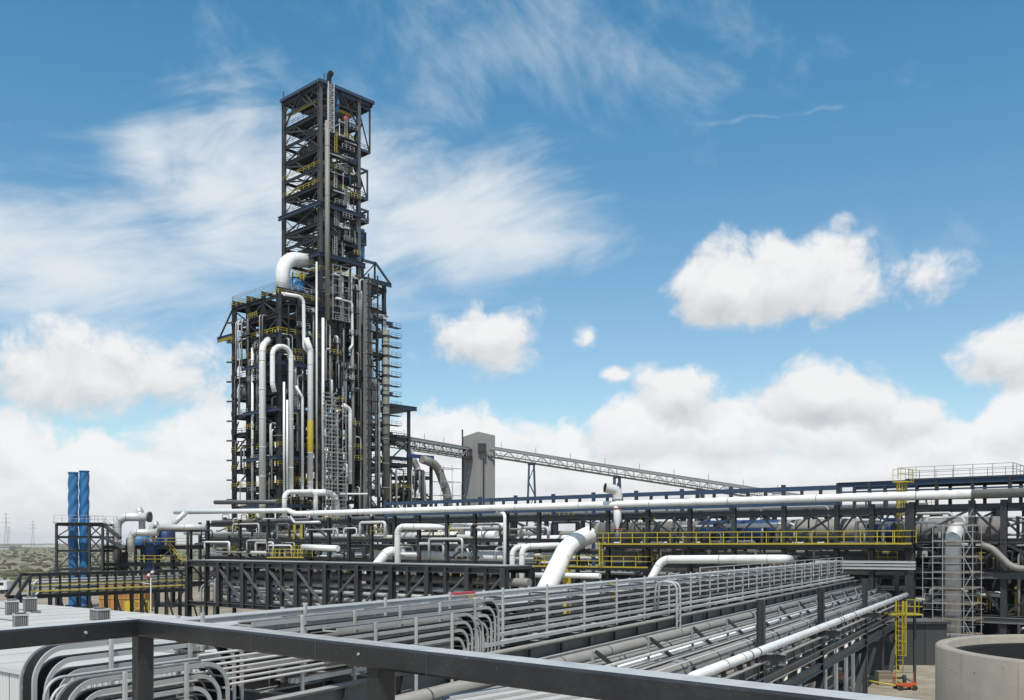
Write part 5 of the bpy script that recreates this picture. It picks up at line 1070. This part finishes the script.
MB().prism([(X0_ - .3, 145), (X1_ + .3, 145), (X1_ + .3, 146.6), (X0_ - .3, 146.6)], 13.0, 13.1).build('deck', 'deck', cf_); handrail(cf_, [(X0_ - .2, 145.1, 13.1), (X1_ + .2, 145.1, 13.1)], 'scaff', sp=1.2, r=.05); handrail(cf_, [(X0_ - .2, 152, 13.1), (X1_ + .2, 152, 13.1)], 'scaff', sp=1.2, r=.05)
for (a, b) in (((104, 525), (120, 538)), ((104, 537), (124, 549))): p0, p1 = at(*a, 146), at(*b, 146); bar(cf_, 'stair', p0, p1, 1.2, .35, 'steel'); mb = MB(); rail_mb(mb, [p0, p1], sp=1.2, r=.06); mb.build('handrail', 'scaff', cf_)
bf = thing('boiler_house', at(150, 543, 150), 'dark steel boiler frame with yellow railings right of the blue chimneys', 'steel frame')
xs2 = [at(p, 0, 150).x for p in (106, 122, 138, 156, 174, 190)]; 
for x in xs2:
    for y in (149, 158): bar(bf, 'column', (x, y, 0), (x, y, 12.2 if x > xs2[2] else 9.4), .35, .35, 'steel', 'I')
for z in (3.4, 6.6, 9.3):
    for y in (149, 158): bar(bf, 'beam', (xs2[0], y, z), (xs2[-1], y, z), .3, .5, 'steel', 'I')
    for x in xs2: bar(bf, 'beam', (x, 149, z - .03), (x, 158, z - .03), .25, .45, 'steel', 'I')
    for i in range(5): MB().prism([(xs2[i] + .02, 148.4), (xs2[i + 1] - .02, 148.4), (xs2[i + 1] - .02, 158), (xs2[i] + .02, 158)], z + .26, z + .34).build('floor_panel', 'deck', bf)
    handrail(bf, [(xs2[0 if z < 5 else 2], 148.4, z + .35), (xs2[-1], 148.4, z + .35)], 'yellow', sp=1.5, r=.08)
for y in (149, 158): bar(bf, 'beam', (xs2[3], y, 12), (xs2[-1], y, 12), .3, .4, 'steel', 'I')
for i in range(5): 
    z = random.choice([(0, 3.4), (3.6, 6.4), (6.8, 9.1)]); bar(bf, 'brace', (xs2[i], 149, z[0]), (xs2[i + 1], 149, z[1]), .2, .2, 'steel'); bar(bf, 'brace', (xs2[i + 1], 158, 3.6), (xs2[i], 158, 6.4), .2, .2, 'steel')
bar(bf, 'stair', at(166, 546, 148), at(182, 564, 148), .9, .2, 'steel'); mb = MB(); rail_mb(mb, [at(166, 546, 147.6), at(182, 564, 147.6)], sp=1, r=.08); mb.build('handrail', 'yellow', bf)
def ap(name, label, pts, r, m, D=150, cat='duct', **k): return pipe(name, label, [at(x, y, D + (z[0] if z else 0)) for x, y, *z in pts], r, m, cat=cat, **k)
d1 = ap('silver_duct', 'silver duct bent over at the top left of the blue boilers', [(117, 560), (117, 523), (123, 517), (148.5, 517)], .68, 'clad', rad=1.6, bands=5, seg=20)
c = at(148.5, 517, 150); bar(d1, 'end_cap', c, c + V((.35, 0, 0)), 1.7, 1.7, 'steel_grey', 'rod')
ap('silver_duct', 'short silver upright under the silver duct, with kinked dark top', [(142, 548), (142, 514), (136, 513), (142, 509.5)], .5, 'clad', D=151, rad=.6)
ap('silver_duct', 'lower silver duct loop over the blue boiler drum', [(131, 552), (131, 536), (135, 532.5), (158, 532.5)], .55, 'clad', D=147, rad=1.4, bands=4, seg=18)
ap('silver_duct', 'silver upright beside the upper blue boiler drum', [(152, 545), (152, 526), (158, 524)], .5, 'clad', D=150, rad=1.2)
ap('silver_duct', 'silver pipe sloping up to the left end of the main rack', [(158, 528), (172, 525), (186, 512)], .42, 'clad', D=146, rad=1.5, cat='pipe', bands=3)
ap('silver_duct', 'silver horizontal pipe joining the boilers to the main rack', [(164, 527), (206, 527)], .42, 'clad', D=143, cat='pipe', bands=4)
ap('silver_duct', 'short grey standpipe left of the silver ducts', [(120, 575), (120, 552)], .9, 'pipe_grey', D=152)
b1 = MB().lathe(at(140, 543, 152) * 1, [(0, -.9), (1.9, -.8), (2.1, -.2), (2.1, .6), (1.6, 1.3), (0, 1.5)], 24).build('boiler_drum', 'blue'); tag(b1, 'pale blue domed drum under the silver ducts', 'drum')
c = at(152, 543, 150); b2 = MB().lathe((c.x, c.y, 0), [(1.2, 0), (1.2, 8.2), (1.5, 8.6), (1.5, 10), (1.1, 10.8), (0, 11)], 24).build('boiler_column', 'blue_dark'); tag(b2, 'dark blue upright boiler column beneath the silver duct loop', 'vessel')
c = at(166, 543, 152); b3 = MB().lathe((c.x, c.y, 8), [(0, 0), (1.3, .3), (1.4, 3.8), (.8, 4.3), (0, 4.4)], 24).build('boiler_drum', 'blue_dark'); tag(b3, 'small dark blue drum near the left end of the main rack', 'drum')
# amber container built of planks
D_ = 139; x0_, x1_ = at(99, 0, D_).x, at(145, 0, D_).x; am = thing('container', ((x0_ + x1_) / 2, D_, 0), 'amber container with upright boards behind the trestle legs', 'container')
for i in range(12): bar(am, 'board', (x0_ + (i + .5) * (x1_ - x0_) / 12, D_, .1), (x0_ + (i + .5) * (x1_ - x0_) / 12, D_, 4.1), (x1_ - x0_) / 12 - .05, .12 + .02 * (i % 2), 'amber')
bar(am, 'body', ((x0_ + x1_) / 2, D_ + 1.6, .1), ((x0_ + x1_) / 2, D_ + 1.6, 4.05), x1_ - x0_ - .1, 3.0, 'amber'); 
for z in (.4, 2, 3.7): bar(am, 'rail', (x0_, D_ - .1, z), (x1_, D_ - .1, z), .08, .15, 'amber')
yf_ = thing('yellow_barrier', (at(136, 0, 132).x, 132, 0), 'yellow tubular barrier in front of the amber container', 'barrier'); xa, xb_ = at(127, 0, 132).x, at(149, 0, 132).x
handrail(yf_, [(xa, 132, 0), (xb_, 132, 0)], 'yellow', h=2.0, sp=1, r=.16); bar(yf_, 'plate', (xa + .3, 132, .2), (xa + .3, 132, 2), 1.2, .2, 'yellow')
# pipe trestle with yellow rails
p0, p1 = at(30, 577, 87), at(190, 570, 101); d_ = (p1 - p0); d_.z = 0; d_.normalize(); s_ = V((d_.y, -d_.x, 0)); Lq = (V((p1.x, p1.y, 0)) - V((p0.x, p0.y, 0))).length
def Q(t, s, z): return V((p0.x, p0.y, 0)) + d_ * t + s_ * s + Z * z
pt = thing('pipe_trestle', Q(Lq / 2, 0, 0), 'long dark trestle with yellow rails crossing in front of the blue chimneys', 'trestle')
for s in (0, -1.7):
    bar(pt, 'top_chord', Q(0, s, 7.1), Q(Lq, s, 7.1), .22, .26, 'steel', 'I'); bar(pt, 'bottom_chord', Q(-1.2, s, 5.1), Q(Lq, s, 5.1), .26, .32, 'steel', 'I'); bar(pt, 'yellow_rail', Q(0, s + .1, 5.6), Q(Lq, s + .1, 5.6), .06, .12, 'yellow'); bar(pt, 'yellow_rail', Q(0, s + .1, 6.15), Q(Lq, s + .1, 6.15), .05, .06, 'yellow')
    for i in range(19): bar(pt, 'post', Q(Lq * i / 18, s, 5.1), Q(Lq * i / 18, s, 7.2), .16, .16, 'steel', 'I', side=d_)
    bar(pt, 'end_brace', Q(-1.3, s, 5.1), Q(.1, s, 7.1), .25, .25, 'steel')
for i in range(7):
    for s in (0, -1.7): bar(pt, 'leg', Q(Lq * i / 6, s, 0), Q(Lq * i / 6, s, 5), .28, .28, 'steel', 'I', side=d_)
    bar(pt, 'leg_brace', Q(Lq * i / 6, 0, 4.9), Q(Lq * i / 6 + 1.6, 0, 0), .14, .14, 'steel')
for i, (s, z, r) in enumerate(((-.3, 5.5, .13), (-.6, 6.0, .12), (-1.0, 5.5, .16), (-1.4, 6.3, .12), (-.5, 6.6, .1))): 
    lab = ['front low', 'front middle', 'inner low', 'rear upper', 'top'][i] + ' thin pale pipe on the yellow railed trestle'
    pipe('trestle_pipe', lab, [Q(.6, s, 0), Q(.6, s, z), Q(Lq - .5, s, z)], r, 'galv', rad=.6, bands=5, group='pipes on the yellow railed trestle', seg=10)
# windsock
c = V((at(150.8, 0, 91).x, 91, 0)); ws = thing('windsock', c, 'red and white windsock on a thin white pole', 'windsock'); bar(ws, 'pole', c, c + Z * 6.75, .11, .11, 'white', 'rod'); bar(ws, 'arm', c + Z * 6.1, c + Z * 6.25 - V((.9, 0, 0)), .05, .05, 'white')
w0 = c + Z * 6.75 + V((-.35, 0, 0)); wd_ = V((.62, -.1, .55)).normalized()
for i in range(4): MB().tube([w0 + wd_ * i * .22, w0 + wd_ * (i + 1) * .22], [.2 - .02 * i, .2 - .02 * (i + 1)], 12, caps=False).build('sock_band', 'red' if i % 2 == 0 else 'white', ws)
# white truck at the left edge
c = at(-4, 0, 190); c.z = 0; tk2 = thing('truck', c, 'white box truck cut by the left picture edge beyond the trestle', 'truck')
def cbx(n, x0, x1, y0, y1, z0, z1, m, ch=.12):
    MB().prism([(c.x + x0 + ch, c.y + y0), (c.x + x1 - ch, c.y + y0), (c.x + x1, c.y + y0 + ch), (c.x + x1, c.y + y1 - ch), (c.x + x1 - ch, c.y + y1), (c.x + x0 + ch, c.y + y1), (c.x + x0, c.y + y1 - ch), (c.x + x0, c.y + y0 + ch)], z0, z1).build(n, m, tk2)
cbx('box_body', -4.2, .8, -1.2, 1.2, .95, 3.1, 'white'); cbx('cab', .9, 2.6, -1.15, 1.15, .8, 2.5, 'white', .3); cbx('chassis', -4.1, 2.5, -1, 1, .55, .8, 'black')
for x in (-3, 1.8):
    for y in (-1.12, .92): bar(tk2, 'wheel', c + V((x, y, .45)), c + V((x, y + .22, .45)), .9, .9, 'rubber', 'rod')
bar(tk2, 'side_window', c + V((1.2, -1.16, 1.95)), c + V((2.1, -1.16, 1.95)), .03, .6, 'glass')

# ------------------------------------------------------------------ flat-roofed building and its cooling units
Bf = V((-6.6, 53.0, 0)); er = RT; em = RN; Wd = 19.6; Lw = 62
def H(a, b, z): return Bf - er * a + em * b + Z * z      # a to the left along the far edge, b towards the eye
bl = thing('flat_building', H(20, 10, 0), 'low building with broad pale flat roof at the lower left', 'building')
n = 20
for i in range(n):
    for j in range(2):
        a0_, a1_ = Lw * i / n + .01, Lw * (i + 1) / n - .01; b0_, b1_ = Wd * j / 2 + .01, Wd * (j + 1) / 2 - .01
        MB().prism([(v.x, v.y) for v in (H(a0_, b0_, 0), H(a1_, b0_, 0), H(a1_, b1_, 0), H(a0_, b1_, 0))], 4.9, 5.0 + .004 * ((i + j) % 2)).build('roof_sheet', 'roofing', bl)
for i in range(1, n): bar(bl, 'lap_seam', H(Lw * i / n, .05, 5.015), H(Lw * i / n, Wd - .05, 5.015), .07, .03, 'roofing')
bar(bl, 'lap_seam', H(.1, Wd / 2, 5.012), H(Lw - .1, Wd / 2, 5.012), .12, .028, 'siding')
for k, (a, b, L) in enumerate(((14, 6, 5), (24, 9, 7), (33, 4, 6))): bar(bl, 'cable_duct', H(a, b, 5.05), H(a + L, b + .4, 5.05), .08, .06, 'shaft')
bar(bl, 'eave_trim', H(-.06, Wd + .06, 4.88), H(Lw, Wd + .06, 4.88), .1, .22, 'siding'); bar(bl, 'eave_trim', H(-.06, -.1, 4.88), H(-.06, Wd + .1, 4.88), .1, .22, 'siding'); bar(bl, 'eave_trim', H(-.06, -.06, 4.885), H(Lw, -.06, 4.885), .1, .21, 'siding')
def ribbed(a, b, k, out):
    a, b = V(a), V(b); d = (b - a).normalized(); L = (b - a).length; pr = []; x = 0
    while x < L - .01: pr += [(x, 0), (x + .09, 0), (x + .12, .04), (x + .18, .04), (x + .21, 0)]; x += .25
    pr = [p for p in pr if p[0] <= L]; v = [a + d * x + out * y for x, y in pr]; m = len(v)
    return MB().add([tuple(p) for p in v] + [tuple(p + Z * k) for p in v], [(i, i + 1, m + i + 1, m + i) for i in range(m - 1)])
for i in range(16): ribbed(H(0, Wd * i / 16, .05), H(0, Wd * (i + 1) / 16, .05), 4.7, er).build('wall_panel', 'siding', bl)
for i in range(30): ribbed(H(Lw * i / 30, Wd, .05), H(Lw * (i + 1) / 30, Wd, .05), 4.7, em).build('wall_panel', 'siding', bl)
def ac(px, py, D, w, h, lab, rz, ln):
    c = at(px, py, D); c.z = 5.0; t = thing('cooling_unit', c, lab, 'cooling unit', 'cooling units on the flat roof')
    ex, ey = (er * math.cos(rz) + em * math.sin(rz)), (em * math.cos(rz) - er * math.sin(rz)); dp = w * .7
    bar(t, 'core', c + Z * .1, c + Z * (h - .06), w - .12, dp - .12, 'steel_grey', side=ex)
    for s in (-1, 1):
        for q_ in (-1, 1): p = c + ex * s * (w / 2 - .04) + ey * q_ * (dp / 2 - .04); bar(t, 'corner_post', p, p + Z * h, .08, .08, 'louvre', side=ex)
    m_ = int(w / .11)
    for i in range(m_): p = c - ex * (w / 2) + ex * (w * (i + .5) / m_) + ey * (dp / 2 - .03); bar(t, 'louvre', p + Z * .12, p + Z * (h - .1), .05, .04, 'louvre', side=ex)
    m_ = int(dp / .11)
    for i in range(m_): p = c + ex * (w / 2 - .03) + ey * (dp * (i + .5) / m_ - dp / 2); bar(t, 'louvre', p + Z * .12, p + Z * (h - .1), .04, .05, 'louvre', side=ex)
    bar(t, 'base', c + Z * .02 - ex * w / 2, c + Z * .02 + ex * w / 2, dp, .1, 'louvre'); ld_ = bar(t, 'lid', c + Z * h - ex * (w / 2 + .02), c + Z * h + ex * (w / 2 + .02), dp + .04, .1, 'galv'); bar(ld_, 'fan_guard', c + Z * (h + .05), c + Z * (h + .12), min(w, dp) * .8, min(w, dp) * .8, 'steel', 'rod')
    pipe('coolant_line', 'thin dark coolant line on the roof beside the ' + ln, [c + ex * w * .5 + Z * .05, c + ex * (w * .5 + .8) + Z * .05, c + ex * (w * .5 + 1.6) - ey * .5 + Z * .05], .035, 'steel', rad=.2, seg=6)
ac(12, 612, 67, 1.15, .95, 'grey louvred cooling unit nearest the left edge, left one of the rear two', .35, 'leftmost cooling unit'); ac(30, 609, 70, 1.2, 1.0, 'grey louvred cooling unit with pale lid, right one of the rear two', .35, 'pale-lidded cooling unit'); ac(20.5, 627, 57, 1.1, .75, 'grey louvred cooling unit standing nearest the rail at the left', .35, 'unit nearest the rail'); ac(100, 619, 62, 1.2, .72, 'grey low cooling unit alone in front of the amber container', .1, 'unit standing alone')

# ------------------------------------------------------------------ ribbed shelter roof below the rail
sv = TA; su = V((TA.y, -TA.x, 0)); sc0 = V((-1.05, 15.35, 0))
sr = thing('shelter', sc0 + sv * 2 + su * 4, 'small shelter with white ribbed metal roof below the dark rail', 'shelter')
for i in range(10):
    a = sc0 + su * i * .9; p = [a, a + su * .88, a + su * .88 + sv * 4.2, a + sv * 4.2]; rs_ = MB().prism([(v.x, v.y) for v in p], 7.44, 7.5).build('roof_sheet', 'roofing', sr)
    for k in range(2): bar(rs_, 'rib', a + su * (.1 + k * .45) + Z * 7.53, a + su * (.1 + k * .45) + sv * 4.2 + Z * 7.53, .045, .05, 'roofing')
bar(sr, 'edge_trim', sc0 - su * .06 + Z * 7.44, sc0 - su * .06 + sv * 4.2 + Z * 7.44, .1, .2, 'steel_blue')
for a in (.2, 8.6):
    for b in (.2, 4): p = sc0 + su * a + sv * b; bar(sr, 'post', p, p + Z * 7.4, .15, .15, 'steel_grey', side=su)

# ------------------------------------------------------------------ rail and deck at the eye's own platform
hr = thing('guard_rail', (-1.52, 3.95, 8.5), 'dark square steel guard rail across the foreground', 'guard rail')
A0 = V((-1.494, 3.886, 10 - .336)); d1_ = V((.737, -.676, 0)).normalized(); d2_ = V((-.5, -.866, 0)).normalized(); T_ = .068
def squaretube(name, p, q_, w, par, ch=.007, wd_=None):
    p, q_ = V(p), V(q_); d = (q_ - p).normalized(); s = Z.cross(d).normalized() if abs(d.z) < .9 else V((d1_.x, d1_.y, 0)); u = d.cross(s); h = w / 2; c = ch; g_ = (wd_ or w) / 2
    pr = [(-g_ + c, -h), (g_ - c, -h), (g_, -h + c), (g_, h - c), (g_ - c, h), (-g_ + c, h), (-g_, h - c), (-g_, -h + c)]
    v = [p + s * a + u * b for a, b in pr] + [q_ + s * a + u * b for a, b in pr]
    return MB().add(v, [(i, (i + 1) % 8, 8 + (i + 1) % 8, 8 + i) for i in range(8)] + [tuple(range(8))[::-1], tuple(range(8, 16))]).build(name, 'steel_near', par)
tr1 = squaretube('top_rail', A0 - d1_ * .045, A0 + d1_ * 5.5, T_, hr, wd_=.1); squaretube('top_rail', A0 + d2_ * .052, A0 + d2_ * 4.5, T_, hr, wd_=.1)
squaretube('middle_rail', A0 - Z * .55 - d1_ * .03, A0 - Z * .55 + d1_ * 5.5, .05, hr); squaretube('middle_rail', A0 - Z * .55 + d2_ * .03, A0 - Z * .55 + d2_ * 4.5, .05, hr)
for p in (A0 + d1_ * .0, A0 + d1_ * _hit(A0, d1_, 381), A0 + d1_ * 3.4, A0 + d1_ * 5.2, A0 + d2_ * 1.9, A0 + d2_ * 3.8): squaretube('post', p - Z * 1.16, p - Z * (T_ / 2 + .001), .066, hr)
nrm = V((d1_.y, -d1_.x, 0)).normalized(); tpst = _hit(A0, d1_, 381)
for t_, z in ((_hit(A0, d1_, 372), .004), (2.9, 0), (3.7, .004)): p = A0 + d1_ * t_ + nrm * .05; bar(hr, 'bolt', p - nrm * .002 + Z * z, p + nrm * .005 + Z * z, .008, .008, 'galv', 'rod')
p = A0 + d2_ * .3 + V((.866, -.5, 0)) * .05; bar(hr, 'bolt', p, p + V((.866, -.5, 0)) * .006, .012, .012, 'galv', 'rod')
for t_ in (_hit(A0, d1_, 265), _hit(A0, d1_, 329), _hit(A0, d1_, 440)): p = A0 + d1_ * t_ + nrm * .0508; bar(hr, 'weld_seam', p - Z * .031, p + Z * .031, .002, .0012, 'steel_grey', side=d1_)
dk_ = thing('viewing_deck', (0, 0, 8.4), 'steel deck under the foreground rail where the viewer stands', 'deck')
for i in range(6):
    a = A0 + d1_ * (i * .95) ; a.z = 0; b = a + d1_ * .94; p = [a, b, b + d2_ * 4.6, a + d2_ * 4.6]; MB().prism([(v.x, v.y) for v in p], 8.42, 8.48).build('deck_plate', 'deck', dk_)
for t_, k in ((0.1, 0), (5.4, 0), (.1, 4.4), (5.4, 4.4)): p = A0 + d1_ * t_ + d2_ * k; p.z = 0; bar(dk_, 'leg', p, p + Z * 8.4, .2, .2, 'steel', side=d1_)

# ------------------------------------------------------------------ hazy air over the plain
hm_ = bpy.data.materials.new('haze'); hm_.use_nodes = True; ht = hm_.node_tree; ht.nodes.remove(ht.nodes['Principled BSDF'])
pv = ht.nodes.new('ShaderNodeVolumePrincipled'); pv.inputs['Color'].default_value = (.93, .95, .97, 1); pv.inputs['Density'].default_value = HAZE; pv.inputs['Anisotropy'].default_value = .2
ht.links.new(pv.outputs[0], ht.nodes['Material Output'].inputs['Volume']); MATS['haze'] = hm_
MB().prism([(-14300, -700), (14300, -700), (14300, 15300), (-14300, 15300)], -1.0, 136).build('haze', 'haze', kind='stuff')
